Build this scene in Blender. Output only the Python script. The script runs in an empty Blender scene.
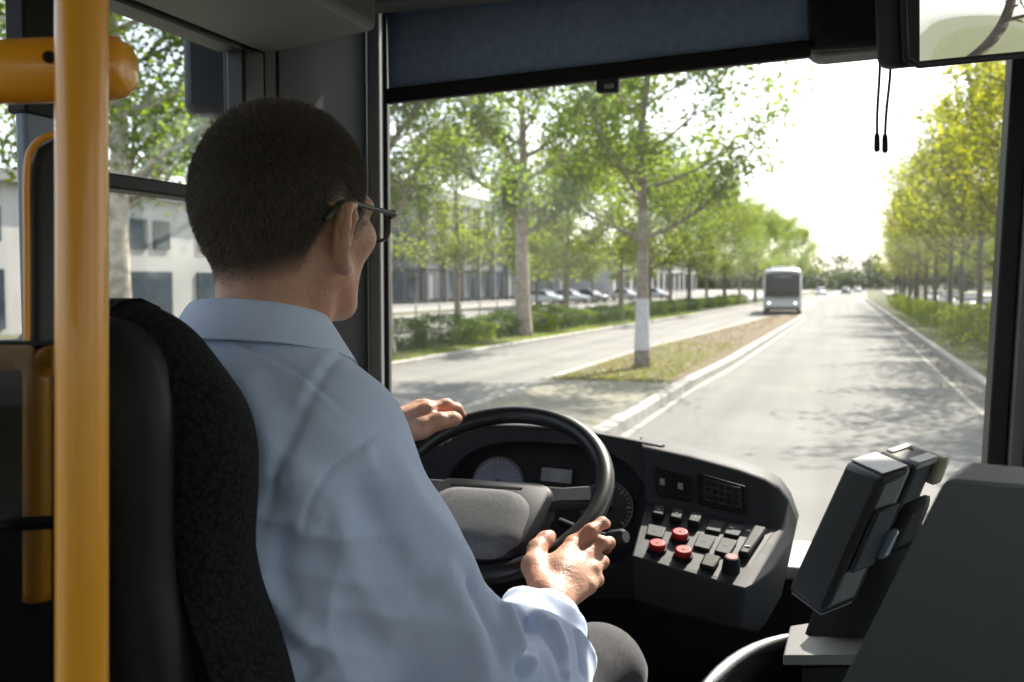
import bpy, bmesh, math, random
import numpy as np
from mathutils import Vector, Matrix, noise
random.seed(7)
rng = np.random.default_rng(11)
D = bpy.data
SC = bpy.context.scene
COL = SC.collection
R = math.radians
# ------------------------------------------------------------------ camera frame
F, CX, CY, H = 1000.0, 512.0, 341.0, 2.1
_a, _b = (842 - CX) / F, (CY - 284) / F
_n = math.sqrt(_a * _a + _b * _b + 1)
YC = Vector((_a / _n, _b / _n, 1 / _n))          # road direction seen in (right, up, forward)
_m = math.hypot(1, _b)
ZC = Vector((0, 1 / _m, -_b / _m))
XC = Vector((ZC[1]*YC[2]-ZC[2]*YC[1], ZC[2]*YC[0]-ZC[0]*YC[2], ZC[0]*YC[1]-ZC[1]*YC[0]))
if XC[0] < 0: XC = -XC
CR = Vector((XC[0], YC[0], ZC[0])); CU = Vector((XC[1], YC[1], ZC[1])); CF = Vector((XC[2], YC[2], ZC[2]))
CAM = Vector((0, 0, H))
def P(px, py, d):
    px, py, d = float(px), float(py), float(d)
    return CAM + d * (((px - CX) / F) * CR + ((CY - py) / F) * CU + CF)
def PY(px, py, y):
    r = ((px - CX) / F) * CR + ((CY - py) / F) * CU + CF
    return CAM + r * (y / r.y)
def PXw(px, py, x):
    r = ((px - CX) / F) * CR + ((CY - py) / F) * CU + CF
    return CAM + r * (x / r.x)
def V(*a): return Vector(a)
# ------------------------------------------------------------------ materials
def nodemat(name):
    m = D.materials.new(name); m.use_nodes = True
    nt = m.node_tree; nt.nodes.clear()
    return m, nt, nt.nodes, nt.links
def pmat(name, col, rough=.6, metal=0., nscale=0, namt=.15, bump=0., bscale=80., spec=.5, coat=0., sss=0., sheen=0., rvar=.0, bdist=.002, alt=None, detail=6):
    """Principled surface; noise breaks up the base colour (namt), roughness and relief"""
    m, nt, N, L = nodemat(name)
    o = N.new('ShaderNodeOutputMaterial'); b = N.new('ShaderNodeBsdfPrincipled')
    L.new(b.outputs[0], o.inputs[0])
    c = (*col, 1)
    b.inputs['Base Color'].default_value = c; b.inputs['Roughness'].default_value = rough
    b.inputs['Metallic'].default_value = metal; b.inputs['Specular IOR Level'].default_value = spec
    b.inputs['Coat Weight'].default_value = coat
    if sss:
        b.inputs['Subsurface Weight'].default_value = sss
        b.inputs['Subsurface Radius'].default_value = (.012, .004, .002); b.inputs['Subsurface Scale'].default_value = .6
    if sheen:
        b.inputs['Sheen Weight'].default_value = sheen
    tc = N.new('ShaderNodeTexCoord')
    if nscale:
        t = N.new('ShaderNodeTexNoise'); t.inputs['Scale'].default_value = nscale; t.inputs['Detail'].default_value = detail
        L.new(tc.outputs['Object'], t.inputs['Vector'])
        r = N.new('ShaderNodeValToRGB')
        r.color_ramp.elements[0].position = .3; r.color_ramp.elements[1].position = .7
        a2 = alt or tuple(min(1, x * (1 + namt)) for x in col)
        r.color_ramp.elements[0].color = tuple(x * (1 - namt) for x in col) + (1,) if not alt else c
        r.color_ramp.elements[1].color = (*a2, 1)
        L.new(t.outputs['Fac'], r.inputs[0]); L.new(r.outputs[0], b.inputs['Base Color'])
        if rvar:
            mr = N.new('ShaderNodeMapRange'); mr.inputs[3].default_value = max(0, rough - rvar); mr.inputs[4].default_value = min(1, rough + rvar)
            L.new(t.outputs['Fac'], mr.inputs[0]); L.new(mr.outputs[0], b.inputs['Roughness'])
    if bump:
        t2 = N.new('ShaderNodeTexNoise'); t2.inputs['Scale'].default_value = bscale; t2.inputs['Detail'].default_value = 4
        L.new(tc.outputs['Object'], t2.inputs['Vector'])
        bp = N.new('ShaderNodeBump'); bp.inputs['Strength'].default_value = bump; bp.inputs['Distance'].default_value = bdist
        L.new(t2.outputs['Fac'], bp.inputs['Height']); L.new(bp.outputs[0], b.inputs['Normal'])
    return m
def glassmat(name, tint=(1, 1, 1), refl=.06, dirt=0.):
    m, nt, N, L = nodemat(name)
    o = N.new('ShaderNodeOutputMaterial'); mix = N.new('ShaderNodeMixShader')
    tr = N.new('ShaderNodeBsdfTransparent'); tr.inputs[0].default_value = (*tint, 1)
    gl = N.new('ShaderNodeBsdfGlossy'); gl.inputs['Roughness'].default_value = .02
    lw = N.new('ShaderNodeLayerWeight'); lw.inputs['Blend'].default_value = .12
    mu = N.new('ShaderNodeMath'); mu.operation = 'MULTIPLY_ADD'; mu.inputs[1].default_value = .5; mu.inputs[2].default_value = refl
    L.new(lw.outputs['Fresnel'], mu.inputs[0])
    mu.inputs[1].default_value = .35; mu.inputs[2].default_value = refl * .3
    L.new(mu.outputs[0], mix.inputs[0]); L.new(tr.outputs[0], mix.inputs[1]); L.new(gl.outputs[0], mix.inputs[2])
    last = mix
    if dirt:
        df = N.new('ShaderNodeBsdfTranslucent'); df.inputs[0].default_value = (.75, .75, .73, 1)
        tc = N.new('ShaderNodeTexCoord'); t = N.new('ShaderNodeTexNoise'); t.inputs['Scale'].default_value = 5; t.inputs['Detail'].default_value = 8
        L.new(tc.outputs['Object'], t.inputs['Vector'])
        mr = N.new('ShaderNodeMapRange'); mr.inputs[1].default_value = .35; mr.inputs[2].default_value = .8; mr.inputs[3].default_value = dirt * .5; mr.inputs[4].default_value = dirt * 1.6
        L.new(t.outputs['Fac'], mr.inputs[0])
        m2 = N.new('ShaderNodeMixShader'); L.new(mr.outputs[0], m2.inputs[0]); L.new(mix.outputs[0], m2.inputs[1]); L.new(df.outputs[0], m2.inputs[2])
        last = m2
    L.new(last.outputs[0], o.inputs[0])
    return m
def leafmat(name, c1, c2, trans=.45):
    m, nt, N, L = nodemat(name)
    o = N.new('ShaderNodeOutputMaterial'); mix = N.new('ShaderNodeMixShader'); mix.inputs[0].default_value = trans
    d = N.new('ShaderNodeBsdfPrincipled'); d.inputs['Roughness'].default_value = .55; d.inputs['Specular IOR Level'].default_value = .3
    t = N.new('ShaderNodeBsdfTranslucent')
    g = N.new('ShaderNodeNewGeometry'); r = N.new('ShaderNodeValToRGB')
    r.color_ramp.elements[0].color = (*c1, 1); r.color_ramp.elements[1].color = (*c2, 1)
    L.new(g.outputs['Random Per Island'], r.inputs[0])
    oi = N.new('ShaderNodeObjectInfo'); hs = N.new('ShaderNodeHueSaturation')
    mr = N.new('ShaderNodeMapRange'); mr.inputs[3].default_value = .8; mr.inputs[4].default_value = 1.25
    L.new(oi.outputs['Random'], mr.inputs[0]); L.new(mr.outputs[0], hs.inputs['Value'])
    L.new(r.outputs[0], hs.inputs['Color'])
    L.new(hs.outputs[0], d.inputs['Base Color'])
    tm = N.new('ShaderNodeMixRGB'); tm.blend_type = 'MULTIPLY'; tm.inputs[0].default_value = 1; tm.inputs[2].default_value = (1.7, 1.75, .9, 1)
    L.new(hs.outputs[0], tm.inputs[1]); L.new(tm.outputs[0], t.inputs[0])
    L.new(d.outputs[0], mix.inputs[1]); L.new(t.outputs[0], mix.inputs[2]); L.new(mix.outputs[0], o.inputs[0])
    return m
# ------------------------------------------------------------------ mesh building
BASE = {}
def tag(o, label=None, cat=None, group=None, kind=None):
    if label: o['label'] = label
    if cat: o['category'] = cat
    if group: o['group'] = group
    if kind: o['kind'] = kind
    return o
def thing(name, loc, label, cat, group=None):
    o = D.objects.new(name, None); COL.objects.link(o); o.location = loc; o.empty_display_size = .1
    BASE[o] = Vector(loc)
    return tag(o, label, cat, group)
class MB:
    def __init__(s): s.v = []; s.f = []
    def add(s, vs, fs):
        n = len(s.v); s.v += [tuple(x) for x in vs]; s.f += [tuple(n + i for i in q) for q in fs]; return s
    def box(s, c, size, rot=None):
        c = Vector(c); h = Vector(size) / 2; vs = []
        for x in (-1, 1):
            for y in (-1, 1):
                for z in (-1, 1):
                    p = Vector((x * h.x, y * h.y, z * h.z)); vs.append(c + (rot @ p if rot else p))
        return s.add(vs, [(0, 1, 3, 2), (4, 6, 7, 5), (0, 4, 5, 1), (2, 3, 7, 6), (0, 2, 6, 4), (1, 5, 7, 3)])
    def rings(s, rs, closed=True, caps=True, loop=False):
        n = len(rs[0]); vs = [p for r in rs for p in r]; fs = []
        m = len(rs)
        for i in range(m if loop else m - 1):
            for j in range(n if closed else n - 1):
                a = i * n + j; b = i * n + (j + 1) % n; i2 = (i + 1) % m
                fs.append((a, b, i2 * n + (j + 1) % n, i2 * n + j))
        if caps and closed and not loop:
            fs.append(tuple(reversed(range(n)))); fs.append(tuple((m - 1) * n + j for j in range(n)))
        return s.add(vs, fs)
    def tube(s, pts, rad, n=12, caps=True, loop=False):
        pts = [Vector(p) for p in pts]; m = len(pts)
        rad = [float(x) for x in rad] if isinstance(rad, (list, tuple)) else [float(rad)] * m
        rs = []; ref = None
        for i, p in enumerate(pts):
            if loop: t = pts[(i + 1) % m] - pts[i - 1]
            else: t = pts[min(i + 1, m - 1)] - pts[max(i - 1, 0)]
            t.normalize()
            if ref is None:
                ref = t.orthogonal().normalized()
            ref = (ref - t * ref.dot(t)).normalized(); b = t.cross(ref)
            rs.append([p + rad[i] * (math.cos(2*math.pi*k/n) * ref + math.sin(2*math.pi*k/n) * b) for k in range(n)])
        return s.rings(rs, True, caps, loop)
    def prism(s, poly, off):
        """closed solid: a flat outline pushed along a vector"""
        off = Vector(off); a = [Vector(p) for p in poly]; n = len(a)
        fs = [tuple(range(n)), tuple(reversed(range(n, 2*n)))] + [(i, i + n, (i + 1) % n + n, (i + 1) % n) for i in range(n)]
        return s.add(a + [p + off for p in a], fs)
    def disc(s, c, nrm, r, n=24, th=.002, up=None, ry=None):
        nrm = Vector(nrm).normalized(); u = (up - nrm * up.dot(nrm)).normalized() if up else nrm.orthogonal().normalized(); w = nrm.cross(u); ry = ry or r
        ring = [Vector(c) + r * math.cos(2*math.pi*k/n) * w + ry * math.sin(2*math.pi*k/n) * u for k in range(n)]
        return s.prism(ring, -nrm * th)
    def build(s, name, mat, parent=None, smooth=True, angle=40, bevel=0, bseg=2, sub=0, solid=0, label=None):
        me = D.meshes.new(name); off = BASE.get(parent, Vector((0, 0, 0))) if parent else Vector((0, 0, 0))
        if parent:
            me.from_pydata([(x - off.x, y - off.y, z - off.z) for x, y, z in s.v], [], s.f)
        else: me.from_pydata(s.v, [], s.f)
        bm = bmesh.new(); bm.from_mesh(me); bmesh.ops.recalc_face_normals(bm, faces=bm.faces); bm.to_mesh(me); bm.free()
        me.materials.append(mat)
        if smooth:
            me.polygons.foreach_set('use_smooth', [True] * len(me.polygons))
            if angle < 179: me.set_sharp_from_angle(angle=R(angle))
        o = D.objects.new(name, me); COL.objects.link(o)
        if parent: o.parent = parent; BASE[o] = off
        else: BASE[o] = Vector((0, 0, 0))
        if solid:
            q = o.modifiers.new('t', 'SOLIDIFY'); q.thickness = solid; q.offset = 0
        if sub:
            q = o.modifiers.new('s', 'SUBSURF'); q.levels = q.render_levels = sub
        if bevel:
            q = o.modifiers.new('b', 'BEVEL'); q.width = bevel; q.segments = bseg; q.limit_method = 'ANGLE'; q.angle_limit = R(35)
        if label: o['label'] = label
        return o
def raw(name, verts, faces, mat, parent=None, smooth=True):
    """numpy arrays -> object (all quads or all tris)"""
    verts = np.asarray(verts, np.float32); faces = np.asarray(faces, np.int32)
    off = BASE.get(parent, Vector((0, 0, 0))) if parent else Vector((0, 0, 0))
    me = D.meshes.new(name); k = faces.shape[1]
    me.vertices.add(len(verts)); me.vertices.foreach_set('co', (verts - np.array(off, np.float32)).ravel())
    me.loops.add(faces.size); me.loops.foreach_set('vertex_index', faces.ravel())
    me.polygons.add(len(faces)); me.polygons.foreach_set('loop_start', np.arange(0, faces.size, k, dtype=np.int32))
    me.polygons.foreach_set('use_smooth', np.full(len(faces), smooth))
    me.update(calc_edges=True); me.validate()
    me.materials.append(mat)
    o = D.objects.new(name, me); COL.objects.link(o)
    if parent: o.parent = parent
    BASE[o] = off
    return o
def copy_thing(root, loc, label, rotz=0, scale=1.0):
    c = root.copy(); COL.objects.link(c); c.location = loc; c.rotation_euler = (0, 0, rotz); c.scale = (scale,) * 3 if not isinstance(scale, tuple) else scale
    c['label'] = label
    for ch in list(root.children):
        d = ch.copy(); COL.objects.link(d); d.parent = c
        for g in list(ch.children):
            e = g.copy(); COL.objects.link(e); e.parent = d
    return c
def arc(c, u, w, r, a0, a1, n):
    return [Vector(c) + r * (math.cos(a0 + (a1 - a0) * i / n) * u + math.sin(a0 + (a1 - a0) * i / n) * w) for i in range(n + 1)]
def smooth_path(pts, n=6):
    """Catmull-Rom through the points"""
    pts = [Vector(p) for p in pts]; out = []
    for i in range(len(pts) - 1):
        p0 = pts[max(i - 1, 0)]; p1 = pts[i]; p2 = pts[i + 1]; p3 = pts[min(i + 2, len(pts) - 1)]
        for k in range(n):
            t = k / n
            out.append(.5 * ((2*p1) + (p2 - p0)*t + (2*p0 - 5*p1 + 4*p2 - p3)*t*t + (3*p1 - p0 - 3*p2 + p3)*t**3))
    out.append(pts[-1]); return out
# ================================================================== THE STREET
ROAD = lambda n, c, **k: pmat(n, c, **k)
def asphalt(name, col):
    m, nt, N, L = nodemat(name); o = N.new('ShaderNodeOutputMaterial'); b = N.new('ShaderNodeBsdfPrincipled'); L.new(b.outputs[0], o.inputs[0])
    b.inputs['Roughness'].default_value = .85; b.inputs['Specular IOR Level'].default_value = .2
    tc = N.new('ShaderNodeTexCoord')
    def noise_(scale, vec=None, det=6):
        t = N.new('ShaderNodeTexNoise'); t.inputs['Scale'].default_value = scale; t.inputs['Detail'].default_value = det; L.new(vec or tc.outputs['Object'], t.inputs['Vector']); return t.outputs['Fac']
    def ramp(src, p0, p1, c0, c1):
        r = N.new('ShaderNodeValToRGB'); r.color_ramp.elements[0].position = p0; r.color_ramp.elements[1].position = p1; r.color_ramp.elements[0].color = (c0, c0, c0, 1); r.color_ramp.elements[1].color = (c1, c1, c1 * .985, 1); L.new(src, r.inputs[0]); return r.outputs[0]
    def mul(a, c): x = N.new('ShaderNodeMixRGB'); x.blend_type = 'MULTIPLY'; x.inputs[0].default_value = 1; L.new(a, x.inputs[1]); L.new(c, x.inputs[2]); return x.outputs[0]
    mp = N.new('ShaderNodeMapping'); mp.inputs['Scale'].default_value = (1.6, .035, 1); L.new(tc.outputs['Object'], mp.inputs[0])
    rgb = N.new('ShaderNodeRGB'); rgb.outputs[0].default_value = (*col, 1)
    c = mul(rgb.outputs[0], ramp(noise_(1.0, mp.outputs[0], 3), .35, .65, .84, 1.08)); c = mul(c, ramp(noise_(.45), .35, .7, .86, 1.06)); c = mul(c, ramp(noise_(60, None, 3), .3, .7, .8, 1.15))
    v = N.new('ShaderNodeTexVoronoi'); v.feature = 'DISTANCE_TO_EDGE'; v.inputs['Scale'].default_value = .22; mp2 = N.new('ShaderNodeVectorMath'); n2 = N.new('ShaderNodeTexNoise'); n2.inputs['Scale'].default_value = .8; n2.inputs['Detail'].default_value = 6; L.new(tc.outputs['Object'], n2.inputs['Vector']); mp2.operation = 'MULTIPLY_ADD'; mp2.inputs[1].default_value = (1.8, 1.8, 0); L.new(n2.outputs['Color'], mp2.inputs[0]); L.new(tc.outputs['Object'], mp2.inputs[2]); L.new(mp2.outputs[0], v.inputs['Vector'])
    c = mul(c, ramp(v.outputs['Distance'], .0, .005, .80, 1.0)); L.new(c, b.inputs['Base Color'])
    bp = N.new('ShaderNodeBump'); bp.inputs['Strength'].default_value = .5; bp.inputs['Distance'].default_value = .006; L.new(noise_(90), bp.inputs['Height']); L.new(bp.outputs[0], b.inputs['Normal']); return m
M_asph = asphalt('asphalt', (.182, .178, .171)) if True else pmat('asphalt', (.158, .155, .15), spec=.2, rough=.85, nscale=1.3, namt=.12, bump=.5, bscale=90, bdist=.006, detail=10, rvar=.08)
M_asph2 = asphalt('asphalt_old', (.215, .21, .202)) if True else pmat('asphalt_old', (.20, .197, .19), spec=.2, rough=.85, nscale=.9, namt=.12, bump=.4, bscale=80, bdist=.006, detail=10)
M_line = pmat('road_paint', (.30, .285, .235), rough=.7, nscale=14, namt=.25)
M_kerb = pmat('kerb_stone', (.36, .34, .31), rough=.85, nscale=5, namt=.2, bump=.5, bscale=40)
M_soil = pmat('soil', (.135, .078, .034), rough=.95, nscale=2.2, alt=(.10, .085, .035), bump=.8, bscale=25, bdist=.03)
M_grass = pmat('verge_grass', (.06, .085, .022), rough=.95, nscale=2.5, alt=(.11, .095, .045), bump=.8, bscale=30, bdist=.03)
M_pave = pmat('grass_paver', (.22, .205, .155), rough=.9, nscale=6, alt=(.195, .185, .125), bump=.5, bscale=50, bdist=.01)
M_path = pmat('pale_paving', (.21, .20, .18), rough=.85, nscale=1.5, namt=.15, bump=.3, bscale=30)
M_earth = pmat('earth', (.10, .09, .055), rough=.95, nscale=.3, alt=(.09, .10, .04))
M_bark = pmat('bark', (.22, .185, .145), rough=.9, nscale=7, namt=.35, bump=.8, bscale=18, bdist=.02)
M_bark_pale = pmat('pale_bark', (.36, .31, .25), rough=.9, nscale=6, namt=.3, bump=.8, bscale=16, bdist=.02)
M_barkd = pmat('dark_bark', (.10, .075, .055), rough=.9, nscale=7, namt=.3, bump=.6, bscale=18, bdist=.02)
M_white = pmat('whitewash', (.52, .53, .53), rough=.8, nscale=9, namt=.15, bump=.5, bscale=20, bdist=.01)
L_green = leafmat('leaf_green', (.070, .12, .017), (.17, .215, .036), .6)
L_lime = leafmat('leaf_lime', (.085, .125, .016), (.19, .215, .036), .6)
L_yel = leafmat('leaf_yellow', (.10, .13, .013), (.30, .285, .022), .58)
L_olive = leafmat('leaf_olive', (.07, .095, .018), (.18, .18, .036), .55)
L_dark = leafmat('leaf_hedge', (.036, .075, .013), (.105, .155, .03), .45)
def strip(name, left, right, z, mat, kind='structure', n=1):
    """a sheet between two polylines of equal length"""
    m = MB(); vs = []
    for l, r in zip(left, right):
        for k in range(n + 1):
            t = k / n; vs.append((l[0] + (r[0]-l[0])*t, l[1] + (r[1]-l[1])*t, z))
    fs = [(i*(n+1)+k, i*(n+1)+k+1, (i+1)*(n+1)+k+1, (i+1)*(n+1)+k) for i in range(len(left)-1) for k in range(n)]
    m.add(vs, fs); o = m.build(name, mat); o['kind'] = kind; return o
def kerb(name, line, w=.16, h=.14, z0=-.03):
    """kerb stones along a polyline with joints every metre or so"""
    m = MB(); pts = [Vector((x, y, 0)) for x, y in line]
    for a, b in zip(pts, pts[1:]):
        L_ = (b - a).length; st = 1.0 if min(a.y, b.y) < 45 else 6.0; k = max(1, int(L_ / st)); d = (b - a) / k
        nrm = Vector((-d.y, d.x, 0)).normalized() * w
        for i in range(k):
            p = a + d * i; q = a + d * (i + 1) - d.normalized() * .012; dz = random.uniform(-.008, .008)
            poly = [p, p + nrm, p + nrm + V(0, 0, h + dz - z0), p + nrm * .2 + V(0, 0, h + dz - z0), p + V(0, 0, h - .03 + dz - z0)]
            m.prism([u + V(0, 0, z0) for u in poly], q - p)
    o = m.build(name, M_kerb, smooth=False); o['kind'] = 'structure'; return o
# ground and roads (camera at x 0, y 0; the road runs along +y)
g = MB(); g.add([(-900, -300, -.03), (900, -300, -.03), (900, 1500, -.03), (-900, 1500, -.03)], [(0, 1, 2, 3)])
tag(g.build('ground', M_earth), kind='structure')
far = 420
RK = [(2.78, -30), (2.72, 20), (2.85, 60), (3.0, 140), (5.5, 260), (10, far)]             # right kerb line
MR = [(-3.25, -30), (-3.24, 14), (-3.2, 20), (-2.97, 26.3), (-2.5, 62), (-2.6, 66)]       # median, our side
ML = [(-5.7, -30), (-5.7, 14), (-5.8, 20), (-5.75, 30.5), (-4.2, 62), (-3.2, 66)]         # median, far side
LK = [(-10.8, -30), (-10.75, 22), (-10.6, 28), (-9.9, 50), (-7.9, 103), (-5.5, 200), (0, far)]
strip('road', [(-3.3, -30), (-3.3, 20), (-3.3, 66), (-3.6, 140), (-1, 260), (4, far)], RK, 0, M_asph)
strip('oncoming_road', LK, [(-3.3, -30), (-3.3, 22), (-3.3, 28), (-3.3, 50), (-3.45, 103), (-2, 200), (4, far)], -.004, M_asph2)
strip('median', MR[2:], ML[2:], .115, M_soil, n=3)
strip('median_paving', [(-3.24, -30), (-3.24, 17.2), (-3.22, 20)], [(-5.7, -30), (-5.7, 18.6), (-5.8, 20.001)], .112, M_pave)
kerb('median_kerb', list(reversed(MR)), w=.3); kerb('median_far_kerb', ML, w=-.16 * -1, h=.12)
kerb('right_kerb', RK[:5], w=-.16, h=.15); kerb('left_kerb', LK[:6], w=.16, h=.13)
off = lambda ln, dx: [(x + dx, y) for x, y in ln]
strip('edge_line', off(MR, .38), off(MR, .47), .006, M_line)
strip('right_edge_line', off(RK, -.56), off(RK, -.47), .006, M_line)
strip('centre_line', [(-3.15, 70), (-3.2, 140), (-.6, 260)], [(-3.0, 70), (-3.05, 140), (-.45, 260)], .008, M_line)
strip('left_verge', off(LK, -4.6), off(LK, -.14), .09, M_grass)
strip('left_path', off(LK, -18.5), off(LK, -4.6), .02, M_path)
strip('plaza', off(LK, -60), off(LK, -21.5), .015, M_path)
strip('left_lawn', off(LK, -21.5), off(LK, -18.5), .05, M_grass)
strip('right_verge', off(RK, .14), off(RK, 4.2), .1, M_grass)
strip('right_path', off(RK, 4.2), off(RK, 8.5), .02, M_path)
strip('right_lawn', off(RK, 8.5), off(RK, 60), .03, M_grass)
# grass and litter on the median and beside the left hedge
def blades(name, n, area, h, mat):
    P0 = np.array([area() for _ in range(n)]); a = rng.uniform(0, 2*np.pi, n); hh = h * rng.uniform(.4, 1.3, n)
    w = rng.uniform(.006, .014, n); dx, dy = np.cos(a), np.sin(a); ln = rng.uniform(-.5, .5, (n, 2)) * hh[:, None]
    v = np.zeros((n, 3, 3)); v[:, 0] = P0 - np.stack([dx*w, dy*w, 0*w], 1); v[:, 1] = P0 + np.stack([dx*w, dy*w, 0*w], 1)
    v[:, 2] = P0 + np.stack([ln[:, 0], ln[:, 1], hh], 1)
    return tag(raw(name, v.reshape(-1, 3), np.arange(3*n).reshape(-1, 3), mat, smooth=False), kind='stuff')
def med_area():
    y = 20.1 + 14 * random.random() ** 1.6; f = (y - 20) / 14
    x0 = -3.35 + f * .3; x1 = -5.7
    t = random.random()
    if random.random() < .45 and y < 27: t = min(1, abs(random.gauss(.45, .28)))
    return (x0 + (x1 - x0) * t, y, .115)
blades('median_grass', 3800, med_area, .07, L_lime)
def verge_area():
    y = random.uniform(22, 70); return (-10.95 + (y - 22) * .033 - random.random() ** 2 * 1.6, y, .09)
blades('verge_grass', 9000, verge_area, .09, L_lime)
def rverge_area():
    y = random.uniform(20, 70); return (3.0 + random.random() * 1.6, y, .1)
blades('right_verge_grass', 3500, rverge_area, .08, L_olive)
# ------------------------------------------------------------------ trees
def leaf_quads(centres, size, flat=.6):
    n = len(centres); c = np.asarray(centres)
    nr = rng.normal(size=(n, 3)); nr[:, 2] = np.abs(nr[:, 2]) + flat; nr /= np.linalg.norm(nr, axis=1)[:, None]
    t = rng.normal(size=(n, 3)); u = np.cross(nr, t); u /= np.linalg.norm(u, axis=1)[:, None] + 1e-9; w = np.cross(nr, u)
    s = size * rng.uniform(.55, 1.25, n)[:, None]
    v = np.stack([c - u*s*.5, c + w*s*.36 + nr*s*.06, c + u*s*.55 - nr*s*.08, c - w*s*.36 + nr*s*.06], 1)
    return v.reshape(-1, 3), np.arange(4*n).reshape(-1, 4)
def tree(name, seed, h, r0, base, rad, nleaf, leafsize, bark, leaf, spread=.55, lean=0, tuft=.55, band=False, nl=14, bare=0.):
    """tapered trunk, limbs and twigs; leaves sit round the twig ends"""
    rd = random.Random(seed); m = MB()
    tp = [V(0, 0, -.1)]; n = 9
    for i in range(1, n + 1):
        t = i / n; tp.append(V(lean * t * t + rd.uniform(-.05, .05) * t * 3, rd.uniform(-.05, .05) * t * 3, h * .93 * t))
    tr = [r0 * (1.25 if i == 0 else (1 - .86 * (i / n) ** .9)) for i in range(n + 1)]
    tp = smooth_path(tp, 3); tr = [np.interp(i / (len(tp) - 1), np.linspace(0, 1, n + 1), tr) for i in range(len(tp))]
    m.tube(tp, list(tr), 10)
    tips = []
    def limb(p, d, L_, r, lev):
        pts = [p]; q = p.copy(); dd = d.copy()
        for i in range(4):
            dd = (dd + V(rd.uniform(-.22, .22), rd.uniform(-.22, .22), rd.uniform(-.06, .2))).normalized(); q = q + dd * L_ / 4; pts.append(q.copy())
            if lev >= 1 or i >= 1: tips.append((q.copy(), lev))
        m.tube(pts, [r, r*.8, r*.6, r*.42, r*.2], 6 if lev == 0 else 4, caps=False)
        if lev < 2:
            for i in range(1, 5):
                for _ in range(2 if lev == 0 else 1):
                    e = (dd + V(rd.uniform(-1, 1), rd.uniform(-1, 1), rd.uniform(-.35, .75))).normalized()
                    limb(pts[i], e, L_ * rd.uniform(.35, .6), r * .42, lev + 1)
    for k in range(nl):
        t = (k + rd.random() * .7) / nl; z = base + (h * .95 - base) * t; a = k * 2.4 + rd.uniform(-.5, .5)
        i = min(len(tp) - 1, int(z / (h * .93) * (len(tp) - 1))); p = tp[i].copy()
        prof = math.sin(math.pi * min(1, .22 + .72 * t)) ** .75
        L_ = rad * prof * rd.uniform(.75, 1.1) * .8
        limb(p, V(math.cos(a), math.sin(a), spread * (.35 + t)).normalized(), L_, max(.02, tr[i] * .5), 0)
    w = np.array([.5 + l for _, l in tips]); w /= w.sum()
    idx = rng.choice(len(tips), nleaf, p=w); c = np.array([tips[i][0] for i in idx]) + rng.normal(size=(nleaf, 3)) * tuft * np.array([.5, .5, .42])
    root = thing(name, (0, 0, 0), 'x', 'tree')
    tk = m.build('trunk', bark, root, angle=180)
    if band:
        bm_ = MB(); pts = [q for q in tp if .42 < q.z < 1.62]; zz = [.45, .8, 1.2, 1.55]
        bp = []; br = []
        for z in zz:
            f = (z + .1) / (h * .93) * (len(tp) - 1); i = int(f); bp.append(tp[i].lerp(tp[i+1], f - i)); br.append(float(np.interp(f, range(len(tp)), tr)) + .012)
        bm_.tube(bp, br, 14, caps=True); bm_.build('painted_band', M_white, tk, angle=60)
    v, f = leaf_quads(c, leafsize); raw('crown', v, f, leaf, root, smooth=False)
    return root
gl = 'plane trees along the oncoming carriageway'
T_med = tree('street_tree', 3, 11.2, .17, 3.0, 4.6, 24000, .15, M_bark, L_green, band=True, nl=20, tuft=.5)
T_med.location = (-4.5, 23.6, .1); tag(T_med, 'slim tree with a white painted band on its trunk, alone on the median strip', 'tree')
T_big = tree('street_tree', 8, 12.5, .34, 3.8, 5.2, 27000, .165, M_bark_pale, L_green, nl=20, tuft=.55)
T_big.location = (-11.75, 37, .08); tag(T_big, 'thick pale trunked tree rising from the hedge across the oncoming road', 'tree', gl)
T_c = tree('street_tree', 21, 9.8, .17, 2.6, 4.4, 12000, .19, M_bark, L_lime, nl=18, tuft=.7)
T_d = tree('street_tree', 33, 10.6, .19, 3.0, 4.2, 12000, .19, M_barkd, L_green, nl=18, tuft=.7)
T_c.location = (-11.9, 56, .08); tag(T_c, 'first lime green tree behind the bus row, right of the median trunk', 'tree', gl)
T_d.location = (-11.6, 63, .08); tag(T_d, 'dark trunked green tree second in the row left of the oncoming bus', 'tree', gl)
copy_thing(T_big, (-12.6, 15.2, .08), 'tree outside the left side window, its trunk seen behind the yellow pole', R(70), .85)
copy_thing(T_big, (-12.6, 26.3, .08), 'tree hidden low behind the corner pillar, crown filling the top left of the windscreen', R(200), .92)
copy_thing(T_c, (-18.0, 46, .08), 'lime tree standing before the rounded corner office, left of the thick pale trunk', R(20), .92)['group'] = 'plane trees along the oncoming carriageway'
copy_thing(T_c, (-12.4, 46, .08), 'low lime tree between the thick pale trunk and the banded median tree', R(140), .8)
for i, (x, y, s) in enumerate([(-11.4, 70, .95), (-11.1, 77, 1.0), (-10.8, 85, .92), (-10.3, 94, 1.05), (-9.9, 104, .95), (-9.3, 116, 1.0), (-8.7, 130, 1.0), (-7.6, 148, 1.05), (-6.4, 170, 1.05)]):
    copy_thing((T_c, T_d)[i % 2], (x, y, .08), '%s tree in the left row, %s' % (('lime green', 'darker green')[i % 2], ['two places behind the first', 'its trunk just left of the bus shadow', 'fifth back towards the bus', 'with its crown over the hedge end', 'seventh in the receding row', 'half hidden by its neighbours', 'beside the bus roof', 'behind the bus', 'last one seen over the bus roof'][i]), R(53 * i), s)
T_small = tree('plaza_tree', 41, 7.5, .13, 2.2, 2.6, 2600, .28, M_barkd, L_lime, nl=13, tuft=.6)
T_small.location = (-25.8, 80, 0); tag(T_small, 'small dark stemmed tree on the plaza in front of the grey office, nearest one', 'tree', 'small trees on the plaza')
T_small['group'] = 'small trees on the plaza'
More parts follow.
